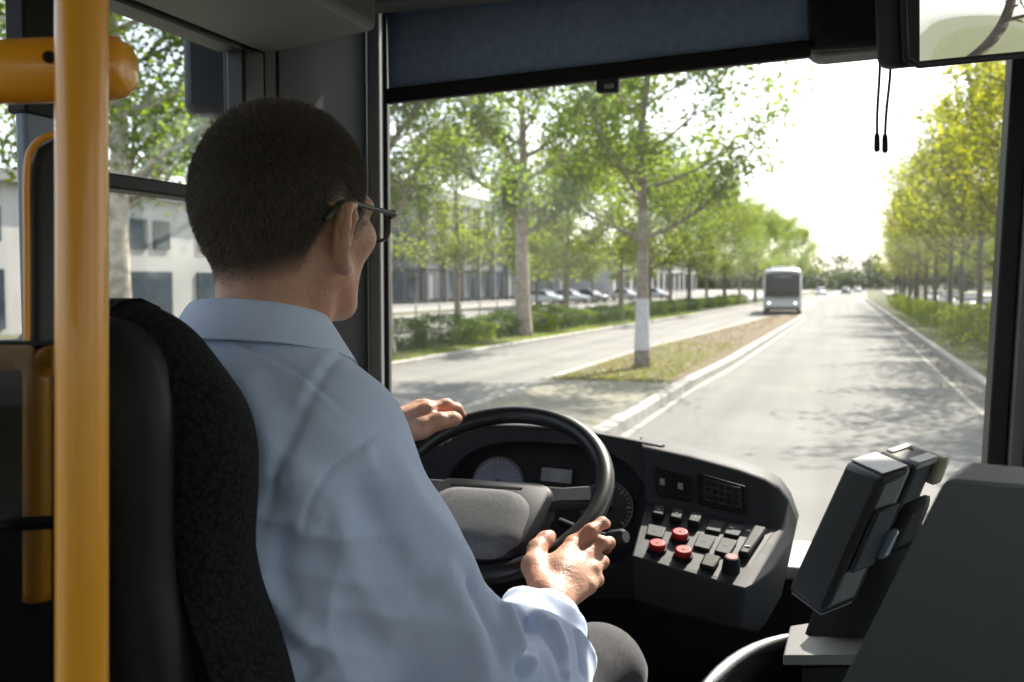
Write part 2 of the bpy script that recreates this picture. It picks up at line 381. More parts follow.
for i, (x, y) in enumerate([(-26, 86), (-25.6, 94), (-25, 103), (-24, 113), (-23.3, 124), (-30, 22)]):
    copy_thing(T_small, (x, y, 0), 'small plaza tree with a thin dark stem, %s' % ['second from the near end', 'beside the long pale hall', 'sixth along the hall', 'near the hall end', 'farthest of the row', 'left of the white wall'][i], R(80 * i), random.uniform(.85, 1.1))
gr_ = 'yellowing trees along the right kerb'
T_y = tree('roadside_tree', 52, 9.2, .13, 2.6, 3.1, 7000, .15, M_barkd, L_yel, nl=18, tuft=.6, spread=.7)
T_y.location = (5.1, 36, .1); tag(T_y, 'bright yellow tree nearest the centre post on the right verge', 'tree', gr_)
T_o = tree('roadside_tree', 61, 8.4, .12, 2.4, 2.8, 4800, .155, M_barkd, L_olive, nl=18, tuft=.6, spread=.75)
T_o.location = (5.0, 48, .1); tag(T_o, 'olive brown thin leaved tree third along the right verge', 'tree', gr_)
names = ['olive tree beside the bright yellow one, second along the right verge', 'yellow tree between two greener ones, fourth along the right verge', 'olive tree past the gap in the low right hedge', 'olive tree at the bend of the right hedge', 'yellow tree midway along the right row', 'olive tree farther along the right row', 'thin olive tree where the right row narrows', 'small yellow tree near the vanishing point', 'last olive tree of the right row', 'tree casting shade on the lane, hidden by the post', 'nearest roadside tree shading the lane beside the bus', 'roadside tree level with the cab, hidden by the post']
for i, (x, y, s, k) in enumerate([(5.0, 42, 1.1, 1), (5.1, 54, 1.15, 0), (5.0, 61, 1.2, 1), (5.1, 69, 1.15, 1), (5.2, 78, 1.2, 0), (5.3, 88, 1.15, 1), (5.5, 100, 1.15, 1), (5.9, 115, 1.15, 0), (6.4, 134, 1.2, 1), (5.0, 29.5, 1.0, 0), (4.7, 24.0, 1.0, 0), (4.7, 17.5, .95, 0)]):
    copy_thing((T_y, T_o, T_c)[k], (x, y, .1), names[i], R(67 * i + 20), s * (.85 if k == 2 else 1))['group'] = gr_
for i, (x, y, k) in enumerate([(5.0, 9, 1), (5.1, 1.5, 0), (4.9, -6, 1), (5.1, -14, 0)]):
    copy_thing((T_y, T_o)[k], (x, y, .1), 'roadside tree beside the bus, %s, seen only in the inside mirror' % ['level with the windscreen', 'level with the driver', 'behind the driver', 'farthest back'][i], R(50 * i), .9)['group'] = 'yellowing trees along the right kerb'
for i, (x, y) in enumerate([(11, 46), (11.3, 55), (11.6, 64), (12, 74), (12.3, 86), (13, 99), (14, 115)]):
    copy_thing(T_d if i % 2 else T_o, (x, y, 0), 'green tree behind the right path, %s' % ['nearest the centre post', 'second behind the yellow trees', 'third back row', 'fourth in the back row', 'fifth back row tree', 'sixth back row tree', 'last back row tree'][i], R(40 * i), .85)['group'] = 'trees behind the right path'
for i, (x, y, s) in enumerate([(14, 130, 1.25), (17, 144, 1.35), (13.5, 160, 1.3), (18, 176, 1.45), (14, 192, 1.4), (19, 210, 1.5), (15, 230, 1.45), (21, 250, 1.6), (17, 275, 1.55), (24, 300, 1.7), (20, 330, 1.6), (29, 350, 1.7), (10, 155, 1.0), (11, 185, 1.05), (12, 220, 1.1), (14, 262, 1.2)]):
    copy_thing((T_d, T_c, T_o)[i % 3], (x, y, 0), 'far %s tree on the right of the road end, %s along' % (('dark', 'lime', 'olive')[i % 3], ['first', 'second', 'third', 'fourth', 'fifth', 'sixth', 'seventh', 'eighth', 'ninth', 'tenth', 'eleventh', 'twelfth', 'low first', 'low second', 'low third', 'low fourth'][i]), R(47 * i), s)['group'] = 'far trees right of the road end'
def litter():
    t = random.random()
    if t < .6: y = 20.2 + 44 * random.random() ** 1.5; w_ = np.interp(y, [20, 30, 62], [-5.6, -5.6, -4.2]); return (random.uniform(-3.4, w_), y, .125)
    if t < .85: y = random.uniform(19, 80); return (random.uniform(2.95, 6.5), y, .11)
    y = random.uniform(14, 70); return (np.interp(y, [20, 60, 140], [2.72, 2.85, 3.0]) - abs(random.gauss(0, .35)) - .03, y, .012)
lq = np.array([litter() for _ in range(5200)]); v, f = leaf_quads(lq, .085, flat=3.0)
tag(raw('fallen_leaves', v, f, leafmat('leaf_fallen', (.12, .07, .025), (.26, .17, .05), .2), smooth=False), kind='stuff')
# ------------------------------------------------------------------ hedges and bushes
def bush(name, seed, sx, sy, h, n, leaf, size=.09):
    rr = np.random.default_rng(seed); u = rr.normal(size=(n, 3)); u /= np.linalg.norm(u, axis=1)[:, None]
    rad = .72 + .3 * rr.random(n); rad *= 1 + .16 * np.sin(u[:, 0] * 5 + seed) * np.cos(u[:, 1] * 4) + .1 * np.sin(u[:, 2] * 7)
    u = np.sign(u) * np.abs(u) ** .75
    c = np.stack([u[:, 0] * sx * rad, u[:, 1] * sy * rad, h * .5 + u[:, 2] * h * .5 * rad], 1); c[:, 2] = np.maximum(c[:, 2], .03)
    root = thing(name, (0, 0, 0), 'x', 'bush'); v, f = leaf_quads(c, size, flat=.4); raw('foliage', v, f, leaf, root, smooth=False)
    st = MB(); rd = random.Random(seed)
    for k in range(5):
        a = rd.uniform(0, 6.28); st.tube([V(0, 0, 0), V(math.cos(a) * sx * .3, math.sin(a) * sy * .3, h * .5), V(math.cos(a) * sx * .55, math.sin(a) * sy * .55, h * .8)], [.02, .014, .006], 5)
    st.build('stem', M_barkd, root); return root
B1 = bush('hedge_bush', 5, 1.0, 1.5, 1.0, 3400, L_dark, .085); B2 = bush('hedge_bush', 9, .9, 1.15, .85, 2800, L_lime, .08)
hl = 'bushes of the left hedge'
def ordinal(n): return '%d%s' % (n, {1: 'st', 2: 'nd', 3: 'rd'}.get(n % 10 if n // 10 != 1 else 0, 'th'))
for i in range(34):
    y = 20.5 + i * 2.55 + (i % 3) * .1; x = -13.1 + (y - 22) * .034 + random.uniform(-.25, .25); s = random.uniform(.85, 1.12)
    lab = '%s bush, %s from the corner pillar in the hedge across the oncoming road' % (('dark green', 'paler lime')[1 if i % 3 == 2 else 0], ordinal(i + 1))
    src = B2 if i % 3 == 2 else B1
    if i in (0, 2): o = src; o.location = (x, y, .08); o['label'] = lab
    else: o = copy_thing(src, (x, y, .08), lab, R(random.uniform(-12, 12)), s)
    o['group'] = hl
B3 = bush('verge_bush', 14, .75, 1.0, .85, 2400, L_lime, .08)
for i, (x, y, s, l) in enumerate([(4.4, 24.6, 1.75, 'big rounded bush at the foot of the centre post'), (4.4, 30, 1.5, 'bush second from the centre post'), (4.35, 35.5, 1.3, 'low bush before the gap in the right hedge'), (4.35, 36.5, .9, 'bush under the bright yellow tree'), (4.4, 40.5, .95, 'round bush past the bright yellow tree'), (4.3, 51, 1.1, 'bush midway along the right hedge'), (4.35, 57, 1.05, 'small bush under the olive tree'), (4.4, 63.5, 1.1, 'bush beyond the olive tree'), (4.5, 70, 1.0, 'bush far along the right verge'), (4.5, 78, 1.0, 'bush at the kerb bend'), (4.6, 87, 1.0, 'small far bush beside the lane'), (4.8, 97, 1.1, 'farthest bush beside the lane'), (4.3, 5, 1.2, 'bush beside the bus door, seen only in the inside mirror'), (4.4, 0, 1.2, 'bush beside the driver, seen only in the inside mirror'), (4.3, -5, 1.2, 'bush behind the bus door, seen only in the inside mirror'), (4.3, -10, 1.2, 'bush farthest back, seen only in the inside mirror')]):
    if i == 0: o = B3; o.location = (x, y, .1); o.scale = (s, s, s * 1.1); o['label'] = l
    else: o = copy_thing(B3, (x, y, .1), l, R(31 * i), (s * .95, s * .95, s * (1.05 + .12 * (i % 3))))
    o['group'] = 'bushes of the right verge'
# far wooded rise at the end of the road
M_wood = leafmat('leaf_far', (.035, .06, .022), (.09, .12, .04), .3)
hb = MB(); nx = 60
top = []; 
for i in range(nx + 1):
    x = -320 + 800 * i / nx; hgt = 9 + 7 * math.exp(-((x - 95) / 90) ** 2) + 2.5 * math.sin(x * .05) + 1.5 * math.sin(x * .13 + 1)
    top.append((x, hgt))
vs = []
for j, (yy, f) in enumerate([(395, 0), (415, .55), (450, .9), (500, 1), (700, .3), (900, 0)]):
    vs += [(x, yy + .0008 * (x - 10) ** 2 * 0, hh * f * .55 - .2) for x, hh in top]
hb.add(vs, [(j*(nx+1)+i, j*(nx+1)+i+1, (j+1)*(nx+1)+i+1, (j+1)*(nx+1)+i) for j in range(5) for i in range(nx)])
tag(hb.build('hills', pmat('hill_green', (.035, .055, .022), rough=1, nscale=.1, namt=.4), angle=180), kind='structure')
c = []
for k in range(420):
    x = random.uniform(-260, 330); y = random.uniform(395, 470)
    if -6 < x < 16 and y < 430: continue
    hh = np.interp(x, [t[0] for t in top], [t[1] for t in top]) * .55 * (.5 if y < 420 else .9)
    r_ = random.uniform(3, 5.5); q = rng.normal(size=(170, 3)); q /= np.linalg.norm(q, axis=1)[:, None]
    c.append(np.array([x, y, hh + r_ * .95]) + q * np.array([r_, r_, r_ * 1.15]) * rng.uniform(.5, 1.05, (170, 1)))
for k in range(330):
    x = random.uniform(-75, 75); y = random.uniform(352, 398); hh = np.interp(x, [-75, -15, 0, 30, 75], [7, 5.5, 6, 11, 14]) * random.uniform(.75, 1.1); r_ = random.uniform(2.2, 3.6)
    q = rng.normal(size=(130, 3)); q /= np.linalg.norm(q, axis=1)[:, None]; c.append(np.array([x, y, max(r_, hh - r_)]) + q * np.array([r_, r_, max(r_, hh * .5)]) * rng.uniform(.45, 1.05, (130, 1)))
v, f = leaf_quads(np.concatenate(c), 1.1); tag(raw('far_wood', v, f, M_wood, smooth=False), kind='stuff')
# ================================================================== BUILDINGS, VEHICLES
M_conc = pmat('grey_cladding', (.085, .092, .10), rough=.7, nscale=.5, namt=.2)
M_concl = pmat('pale_render', (.25, .245, .235), rough=.85, nscale=.6, namt=.12)
M_wall_w = pmat('white_render', (.42, .41, .395), rough=.85, nscale=.5, namt=.1)
M_wing = pmat('window_glass_dark', (.045, .06, .08), rough=.12, spec=.8, nscale=.6, namt=.5)
M_frame = pmat('window_frame_metal', (.30, .31, .32), rough=.5, metal=.4)
M_roofm = pmat('roof_felt', (.16, .16, .16), rough=.9, nscale=1)
def rect_block(x0, x1, y0, y1, z0, z1):
    return V((x0+x1)/2, (y0+y1)/2, (z0+z1)/2), V(abs(x1-x0), abs(y1-y0), abs(z1-z0))
def block(m, *a): c, s = rect_block(*a); m.box(c, s)
# curved corner office: facade along x=-42 facing +x, rounded at its near end
of = thing('office_building', (-51, 120, 0), 'grey glazed office block with a rounded corner behind the thick pale trunk', 'building')
def office_outline(ins=0):
    pts = [V(-42 - ins, 158, 0)]; cx, cy, r = -49, 97, 7 - ins
    pts += [V(cx + r * math.cos(a), cy + r * math.sin(a), 0) for a in np.linspace(0, -math.pi / 2, 10)]
    pts += [V(-62, 90 + ins, 0), V(-62, 158, 0)]; return pts
m = MB(); m.prism(office_outline(.35), V(0, 0, 12.0)); m.build('wall', M_conc, of, smooth=False)
for z, hh in ((3.7, .8), (7.4, .8), (11.2, 1.0)):
    m = MB(); m.prism([p + V(0, 0, z) for p in office_outline()], V(0, 0, hh)); m.build('spandrel_band', M_conc if z < 11 else M_frame, of, smooth=False)
m = MB(); m.prism([p + V(0, 0, 12.2) for p in office_outline(.8)], V(0, 0, .5)); m.build('roof', M_roofm, of, smooth=False)
for fl, (z0, z1) in enumerate(((.5, 3.6), (4.6, 7.3), (8.3, 11.1))):
    for k in range(11):
        y0 = 98 + k * 5.4
        w = MB(); block(w, -42.33, -42.2, y0, y0 + 4.6, z0, z1); wo = w.build('window', M_wing if (k * 7 + fl * 3) % 5 else M_concl, of, smooth=False)
        fr = MB()
        for yy in (y0, y0 + 1.5, y0 + 3.1, y0 + 4.6): block(fr, -42.24, -42.12, yy - .06, yy + .06, z0, z1)
        fr.build('frame', M_frame, wo, smooth=False)
    for k in range(5):
        a0 = -.1 - k * .3; cx, cy, r = -49, 97, 6.72
        w = MB(); w.prism([V(cx + rr * math.cos(a), cy + rr * math.sin(a), z0) for rr, aa in ((r, (a0, a0 - .24)), (r - .15, (a0 - .24, a0))) for a in aa], V(0, 0, z1 - z0)); w.build('window', M_wing, of, smooth=False)
for k in range(10):
    w = MB(); block(w, -41.95, -41.6, 97.6 + k * 5.4, 98.0 + k * 5.4 - .1, 0, 11.2); w.build('column', M_conc, of, smooth=False)
# long pale hall
ha = thing('exhibition_hall', (-42, 205, 0), 'long low pale hall receding behind the plaza trees', 'building')
m = MB(); block(m, -52, -36, 163, 262, 0, 7.5); m.build('wall', M_wall_w, ha, smooth=False)
m = MB(); block(m, -52.5, -35.4, 162.5, 262.5, 7.5, 8.1); m.build('roof', M_roofm, ha, smooth=False)
for k in range(14):
    w = MB(); block(w, -36.03, -35.9, 165 + k * 7, 169.5 + k * 7, .6, 4.6); w.build('window', M_wing, ha, smooth=False)
# white shop range seen through the side window
sh = thing('white_building', (-36, 38, 0), 'white low building seen through the left side window', 'building')
m = MB(); block(m, -46, -32, 16, 66, 0, 6.2); m.build('wall', M_wall_w, sh, smooth=False)
m = MB(); block(m, -46.4, -31.5, 15.6, 66.4, 6.2, 6.7); m.build('roof', M_concl, sh, smooth=False)
for k in range(9):
    y0 = 18 + k * 5.3
    w = MB(); block(w, -32.03, -31.9, y0, y0 + 3.2, .3, 2.7); w.build('shop_window', M_wing if k % 3 else M_concl, sh, smooth=False)
    w = MB(); block(w, -32.03, -31.9, y0 + .2, y0 + 1.4, 3.8, 5.2); w.build('window', M_wing, sh, smooth=False)
    w = MB(); block(w, -32.03, -31.9, y0 + 1.9, y0 + 3.1, 3.8, 5.2); w.build('window', M_wing, sh, smooth=False)
# right side block far behind trees
rb = thing('roadside_building', (30, 105, 0), 'pale low building glimpsed between the right hand trunks', 'building')
m = MB(); block(m, 20, 34, 70, 150, 0, 4.6); m.build('wall', M_concl, rb, smooth=False)
m = MB(); block(m, 19.6, 34.4, 69.6, 150.4, 4.6, 5); m.build('roof', M_roofm, rb, smooth=False)
for k in range(12):
    w = MB(); block(w, 19.9, 20.03, 72 + k * 6.3, 75.6 + k * 6.3, .9, 3); w.build('window', M_wing, rb, smooth=False)
# railing along the plaza
M_rail = pmat('rail_paint', (.12, .13, .13), rough=.5)
ra = thing('railing', (-20.2, 80, 0), 'thin dark railing along the far side of the pale path', 'railing')
m = MB()
for z in (.35, .95): m.tube([V(-21.6, 30, z), V(-20.2, 80, z), V(-18.4, 130, z)], .025, 5)
m.build('rail', M_rail, ra)
for k in range(34):
    y = 30 + k * 3; x = np.interp(y, [30, 80, 130], [-21.6, -20.2, -18.4])
    m = MB(); m.tube([V(x, y, 0), V(x, y, 1.02)], .035, 6); m.build('post', M_rail, ra)
# ------------------------------------------------------------------ cars
M_carw = pmat('car_white', (.45, .45, .45), rough=.25, coat=.6); M_cars = pmat('car_silver', (.42, .44, .46), rough=.28, metal=.5, coat=.5)
M_card = pmat('car_dark', (.05, .055, .065), rough=.25, coat=.6); M_carr = pmat('car_red', (.30, .03, .025), rough=.3, coat=.5)
M_tyre = pmat('tyre', (.02, .02, .02), rough=.9); M_rim = pmat('wheel_rim', (.45, .45, .46), rough=.35, metal=.7)
def lampmat():
    m, nt, N, L = nodemat('lit_headlamp'); o = N.new('ShaderNodeOutputMaterial'); e = N.new('ShaderNodeEmission'); e.inputs[0].default_value = (1, .97, .9, 1); e.inputs[1].default_value = 2.2; L.new(e.outputs[0], o.inputs[0]); return m
M_lit = lampmat()
M_lamp = pmat('lamp_lens', (.75, .76, .78), rough=.1, spec=.8); M_lampr = pmat('tail_lens', (.45, .02, .02), rough=.2)
M_cglass = pmat('car_glass', (.02, .028, .035), rough=.06, spec=.9)
def make_car(label, paint):
    """front towards -y"""
    r = thing('parked_car', (0, 0, 0), label, 'car')
    def ring(y, hw, z0, z1, c=.12):
        return [V(-hw + c, y, z0), V(hw - c, y, z0), V(hw, y, z0 + c), V(hw * 1.0, y, (z0 + z1) * .55), V(hw * .96, y, z1 - .1), V(hw * .86, y, z1), V(-hw * .86, y, z1), V(-hw * .96, y, z1 - .1), V(-hw, y, (z0 + z1) * .55), V(-hw, y, z0 + c)]
    m = MB(); m.rings([ring(-2.2, .70, .34, .66), ring(-2.08, .82, .24, .74), ring(-1.2, .88, .2, .88), ring(-.7, .89, .2, .93), ring(1.2, .89, .2, .95), ring(1.8, .87, .22, .96), ring(2.12, .8, .28, .92), ring(2.2, .7, .38, .84)])
    m.build('body', paint, r, angle=50)
    def cab(y, hw, z): return [V(-hw, y, z), V(hw, y, z)]
    prof = [(-.95, .80, .92), (-.25, .64, 1.42), (.25, .63, 1.47), (1.0, .62, 1.43), (1.75, .74, .95)]
    m = MB(); m.rings([[V(-w, y, max(.9, .92)), V(-w, y, z), V(w, y, z), V(w, y, .92)] if 0 < i < 4 else [V(-w, y, .9), V(-w, y, z), V(w, y, z), V(w, y, .9)] for i, (y, w, z) in enumerate(prof)])
    m.build('window_glass', M_cglass, r, angle=30)
    m = MB(); m.rings([[V(-w, y, z - .01), V(-w, y, z + .035), V(w, y, z + .035), V(w, y, z - .01)] for y, w, z in ((-.3, .63, 1.405), (.25, .64, 1.47), (1.05, .62, 1.425))]); m.build('roof', paint, r)
    for x in (-.86, .86):
        for y in (-1.35, 1.35):
            s = 1 if x > 0 else -1
            w = MB(); w.tube([V(x - .1 * s, y, .31), V(x + .04 * s, y, .31)], .31, 18); wo = w.build('wheel', M_tyre, r)
            w = MB(); w.tube([V(x + .03 * s, y, .31), V(x + .05 * s, y, .31)], .19, 14); w.build('rim', M_rim, wo)
    for s in (-1, 1):
        m = MB(); m.box(V(.6 * s, -2.13, .62), (.32, .14, .13)); m.build('headlight', M_lamp, r, bevel=.03)
        m = MB(); m.box(V(.62 * s, 2.14, .76), (.26, .12, .14)); m.build('tail_light', M_lampr, r, bevel=.03)
    return r
cw = make_car('white car parked on the plaza, nearest the thick trunk', M_carw); cs = make_car('silver car parked second on the plaza', M_cars); cd = make_car('dark car parked behind the plaza trees', M_card)
pg = 'cars parked on the plaza'
for i, (o, x, y, rz) in enumerate([(cw, -29, 99, 70), (cs, -28.2, 106, 75), (cd, -27.6, 113, 68)]):
    o.location = (x, y, .02); o.rotation_euler = (0, 0, R(rz)); o['group'] = pg
for i, (s, x, y, l) in enumerate([(cw, -26.4, 127, 'white car on the plaza, right of the banded trunk'), (cw, -25, 141, 'white car last in the plaza row')]):
    copy_thing(s, (x, y, .02), l, R(70 + 3 * i))['group'] = pg
for i, (s, x, y, l) in enumerate([(cs, 8.2, 62, 'silver car parked behind the right verge, nearest the centre post'), (cw, 8.5, 76, 'white car parked between the right hand trunks'), (cd, 8.8, 92, 'dark car parked between the right hand trunks'), (cw, 9.3, 112, 'white car parked farthest behind the right trees')]):
    copy_thing(s, (x, y, .02), l, R(4))['group'] = 'cars parked behind the right trees'
for s, x, y, rz, l in [(cd, .8, 215, 180, 'dark car far ahead in our lane'), (cw, -3.6, 190, 0, 'white car following far behind the oncoming bus'), (cs, 3.6, 255, 180, 'silver car at the far end of the road')]:
    copy_thing(s, (x, y, .0), l, R(rz))['group'] = 'cars far along the road'
# ------------------------------------------------------------------ oncoming bus
M_busw = pmat('bus_silver_paint', (.66, .70, .74), rough=.3, coat=.5); M_busb = pmat('bus_black_glass', (.018, .022, .026), rough=.35, spec=.06)
M_blk = pmat('black_rubber', (.012, .012, .013), rough=.7)
bx, by = -3.85, 70.5
bu = thing('oncoming_bus', (bx, by, 0), 'silver white city bus with a dark windscreen coming towards us beyond the median', 'bus')
def bring(y, hw, z0, z1, c):
    return [V(bx - hw, y, z0), V(bx + hw, y, z0), V(bx + hw, y, z1 - c), V(bx + hw - c * .35, y, z1 - c * .35), V(bx + hw - c, y, z1), V(bx - hw + c, y, z1), V(bx - hw + c * .35, y, z1 - c * .35), V(bx - hw, y, z1 - c)]
m = MB(); m.rings([bring(by + .16, 1.1, .42, 2.9, .3), bring(by + .04, 1.2, .34, 3.02, .3), bring(by + .25, 1.26, .32, 3.12, .25), bring(by + 11.6, 1.26, .32, 3.12, .25), bring(by + 11.8, 1.2, .4, 3.0, .3)])
m.build('body', M_busw, bu, angle=40)
m = MB()
nx_ = 9
def scr(i, z): x = -1.12 + 2.24 * i / (nx_ - 1); return V(bx + x, by - .06 + .12 * abs(x / 1.12) ** 3 + (z - 1.3) * .03, z)
m.rings([[scr(i, 1.22) for i in range(nx_)] + [scr(i, 2.86) + V(0, 0, -.1 * abs(i - 4) ** 2 / 16) for i in reversed(range(nx_))], [scr(i, 1.22) + V(0, .2, 0) for i in range(nx_)] + [scr(i, 2.86) + V(0, .2, -.1 * abs(i - 4) ** 2 / 16) for i in reversed(range(nx_))]])
m.build('windscreen', M_busb, bu, angle=30)
m = MB(); m.box(V(bx, by - .055, 2.62), (1.5, .04, .24)); dp_ = m.build('destination_panel', M_blk, bu, bevel=.02); m = MB(); m.box(V(bx, by - .078, 2.62), (1.2, .006, .13)); m.build('display', pmat('sign_grey', (.12, .13, .14), rough=.5, nscale=6, namt=.6), dp_)
m = MB(); m.box(V(bx, by + .012, 1.12), (2.1, .03, .03)); m.build('trim_line', M_blk, bu)
for s in (-1, 1):
    m = MB(); m.box(V(bx + s * .86, by - .0, .8), (.36, .12, .2)); h_ = m.build('headlight', M_lamp, bu, bevel=.04)
    m = MB(); m.disc(V(bx + s * .86, by - .066, .8), V(0, -1, 0), .062, 14, .004); m.build('lit_bulb', M_lit, h_)
    m = MB(); m.disc(V(bx + s * .86, by - .062, .8), V(0, -1, 0), .07, 14, .012); m.build('lamp_ring', M_rim, h_)
    for z in (.38,):
        w = MB(); w.tube([V(bx + s * .98, by + 2.5, .48), V(bx + s * 1.28, by + 2.5, .48)], .48, 20); wo = w.build('wheel', M_tyre, bu)
        w = MB(); w.tube([V(bx + s * 1.275, by + 2.5, .48), V(bx + s * 1.29, by + 2.5, .48)], .28, 16); w.build('rim', M_rim, wo)
        w = MB(); w.tube([V(bx + s * .98, by + 8.6, .48), V(bx + s * 1.28, by + 8.6, .48)], .48, 20); w.build('wheel', M_tyre, bu)
    m = MB(); m.tube([V(bx + s * 1.1, by + .1, 2.8), V(bx + s * 1.42, by - .18, 2.72)], .03, 6); m.build('mirror_arm', M_blk, bu)
    m = MB(); m.box(V(bx + s * 1.45, by - .2, 2.38), (.24, .1, .5)); m.build('mirror', M_blk, bu, bevel=.05)
    m = MB(); m.box(V(bx + s * 1.262, by + 6, 1.95), (.02, 10.6, 1.15)); m.build('side_window', M_busb, bu, bevel=.008)
    m = MB(); m.tube([V(bx + s * .25, by - .07, 1.3), V(bx + s * .75, by - .1, 1.36)], .012, 5); m.build('wiper', M_blk, bu)
m = MB(); m.box(V(bx, by - .02, .42), (2.2, .16, .2)); m.build('bumper', M_blk, bu, bevel=.05)
m = MB(); m.box(V(bx, by - .07, .66), (.5, .03, .14)); m.build('number_plate', pmat('plate_white', (.7, .66, .6), rough=.5), bu, bevel=.01)
m = MB(); m.box(V(bx, by + 5, 3.22), (1.7, 3.2, .22)); m.build('roof_unit', M_busw, bu, bevel=.06)
bu.rotation_euler = (0, 0, R(2.6))
# ================================================================== THE CAB WE SIT IN
M_dash = pmat('dash_plastic', (.034, .036, .041), spec=.25, rough=.62, nscale=30, namt=.15, bump=.35, bscale=900, bdist=.0006, rvar=.06)
M_dash2 = pmat('dash_plastic_smooth', (.028, .030, .035), spec=.25, rough=.55, nscale=12, namt=.2, bump=.1, bscale=500, bdist=.0004)
M_trim = pmat('pillar_trim', (.008, .0085, .0098), spec=.3, rough=.6, nscale=6, namt=.12, bump=.3, bscale=700, bdist=.0005)
M_liner = pmat('locker_grey', (.13, .13, .126), rough=.7, nscale=4, namt=.1, bump=.25, bscale=500, bdist=.0006)
M_black = pmat('matt_black', (.007, .007, .008), spec=.25, rough=.6, nscale=10, namt=.2)
M_seal = pmat('rubber_seal', (.008, .008, .009), rough=.55)
M_ceil = pmat('ceiling_white', (.72, .72, .70), rough=.8, nscale=4, namt=.08)
M_floor = pmat('bus_floor', (.12, .12, .125), rough=.8, nscale=40, namt=.4)
M_grey = pmat('light_trim', (.22, .22, .215), rough=.45, nscale=8, namt=.1)
M_yel = pmat('yellow_powder_coat', (.80, .33, .008), rough=.33, coat=.3, nscale=5, namt=.06, bump=.12, bscale=160, bdist=.001)
M_blue = pmat('blind_cloth', (.22, .29, .44), rough=.9, nscale=60, namt=.12, bump=.4, bscale=900, bdist=.0006)
M_pane = glassmat('window_pane', (.97, .985, .98), .05, .012)
M_wscr = glassmat('windscreen_glass', (.98, .985, .98), .05, .008)
M_cab = pmat('cabinet_grey', (.040, .044, .048), rough=.5, nscale=5, namt=.1, bump=.25, bscale=600, bdist=.0006, rvar=.06)
M_chrome = pmat('silver_metal', (.62, .62, .60), rough=.25, metal=.9, nscale=20, namt=.1)
M_mirror = pmat('mirror_glass', (.92, .92, .92), rough=.0, metal=1)
XL, XR, YW, ZR = -1.08, 1.48, 2.2, 2.86
cab = thing('bus_cab', (.2, 0, .5), 'dark driver cab of the bus with grey locker and corner pillar around the windscreen', 'bus interior')
def cbox(name, mat, x0, x1, y0, y1, z0, z1, parent=cab, bevel=.006, **k):
    m = MB(); block(m, x0, x1, y0, y1, z0, z1); return m.build(name, mat, parent, bevel=bevel, **k)
def pane(name, pts, th, mat, parent=cab):
    m = MB(); m.prism(pts, th); return m.build(name, mat, parent, smooth=False)
cbox('floor', M_floor, XL, XR, -7, YW, .45, .5, bevel=0)
cbox('driver_platform', M_floor, XL + .01, -.25, .2, YW - .12, .505, .86)
cbox('roof', M_ceil, XL - .1, XR + .1, -7, YW + .03, ZR, ZR + .09, bevel=0)
cbox('rear_wall', M_ceil, XL, XR, -7.1, -7.003, .5, 1.5, bevel=0); cbox('rear_wall', M_ceil, XL, XR, -7.1, -7.003, 2.6, ZR - .002, bevel=0)
pane('rear_fill_window', [V(XL, -7.05, 1.5), V(XR, -7.05, 1.5), V(XR, -7.05, 2.6), V(XL, -7.05, 2.6)], V(0, .006, 0), M_pane)  # unseen rear glass, added to let more light onto the driver
cbox('side_wall', M_black, XL - .07, XL, .45, 1.72, .45, 2.02); cbox('side_wall', M_liner, XL - .07, XL, -7, .449, .45, 1.5)
cbox('side_wall', M_liner, XR, XR + .07, -7, YW, .45, 1.55)
cbox('window_header', M_black, XL - .07, XL, -7, 1.72, 2.55, ZR - .003)
cbox('window_header', M_ceil, XR, XR + .07, -7, YW, 2.62, ZR - .003)
cbox('windscreen_header', M_black, XL, XR, YW - .03, YW + .03, 2.76, ZR - .003)
yb0, yb1 = PXw(23, 200, XL).y, PXw(54, 200, XL).y
pl = cbox('window_pillar', pmat('pillar_skylight_tint', (.20, .23, .29), rough=.6, nscale=3, namt=.1), XL - .012, XL + .008, yb0, yb1, 2.021, 2.549)  # the blue of the skylight is put into this pillar's colour
m = MB(); block(m, XL - .02, XL + .014, yb0 - .004, yb1 + .004, 2.335, 2.549); m.build('blind_cassette', M_black, pl, bevel=.004)
for y0, y1 in ((-1.0, -.85), (-2.6, -2.45), (-4.2, -4.05), (-5.8, -5.65)):
    cbox('window_pillar', M_trim, XL - .06, XL + .01, y0, y1, 1.502, 2.549)
for y0, y1 in ((.9, 1.0), (-.6, -.45), (-2.2, -2.05), (-3.8, -3.65), (-5.4, -5.25)):
    cbox('window_pillar', M_trim, XR - .01, XR + .06, y0, y1, 1.551, 2.619)
sw = pane('side_window', [V(XL - .03, yb1, 2.021), V(XL - .03, 1.70, 2.021), V(XL - .03, 1.70, 2.548), V(XL - .03, yb1, 2.548)], V(-.005, 0, 0), M_pane)
q0, q1 = PXw(112, 181, XL), PXw(190, 191.5, XL); zb = (q0.z + q1.z) / 2
m = MB(); block(m, XL - .05, XL + .004, yb1, 1.651, zb - .012, zb + .012); m.build('sash_bar', M_trim, sw, bevel=.004)
m = MB(); block(m, XL - .035, XL + .006, 1.652, 1.722, 2.02, 2.55); m.build('seal', M_seal, sw, bevel=.006)
m = MB(); block(m, XL - .05, XL + .006, yb1, 1.651, 2.538, 2.56); m.build('seal', M_seal, sw, bevel=.004)
pane('side_window', [V(XL - .03, yb0, 2.021), V(XL - .03, .45, 2.021), V(XL - .03, .45, 1.501), V(XL - .03, -6.9, 1.501), V(XL - .03, -6.9, 2.548), V(XL - .03, yb0, 2.548)], V(-.005, 0, 0), M_pane)
pane('side_window', [V(XR + .03, YW - .05, 1.552), V(XR + .03, -6.9, 1.552), V(XR + .03, -6.9, 2.618), V(XR + .03, YW - .05, 2.618)], V(.005, 0, 0), M_pane)
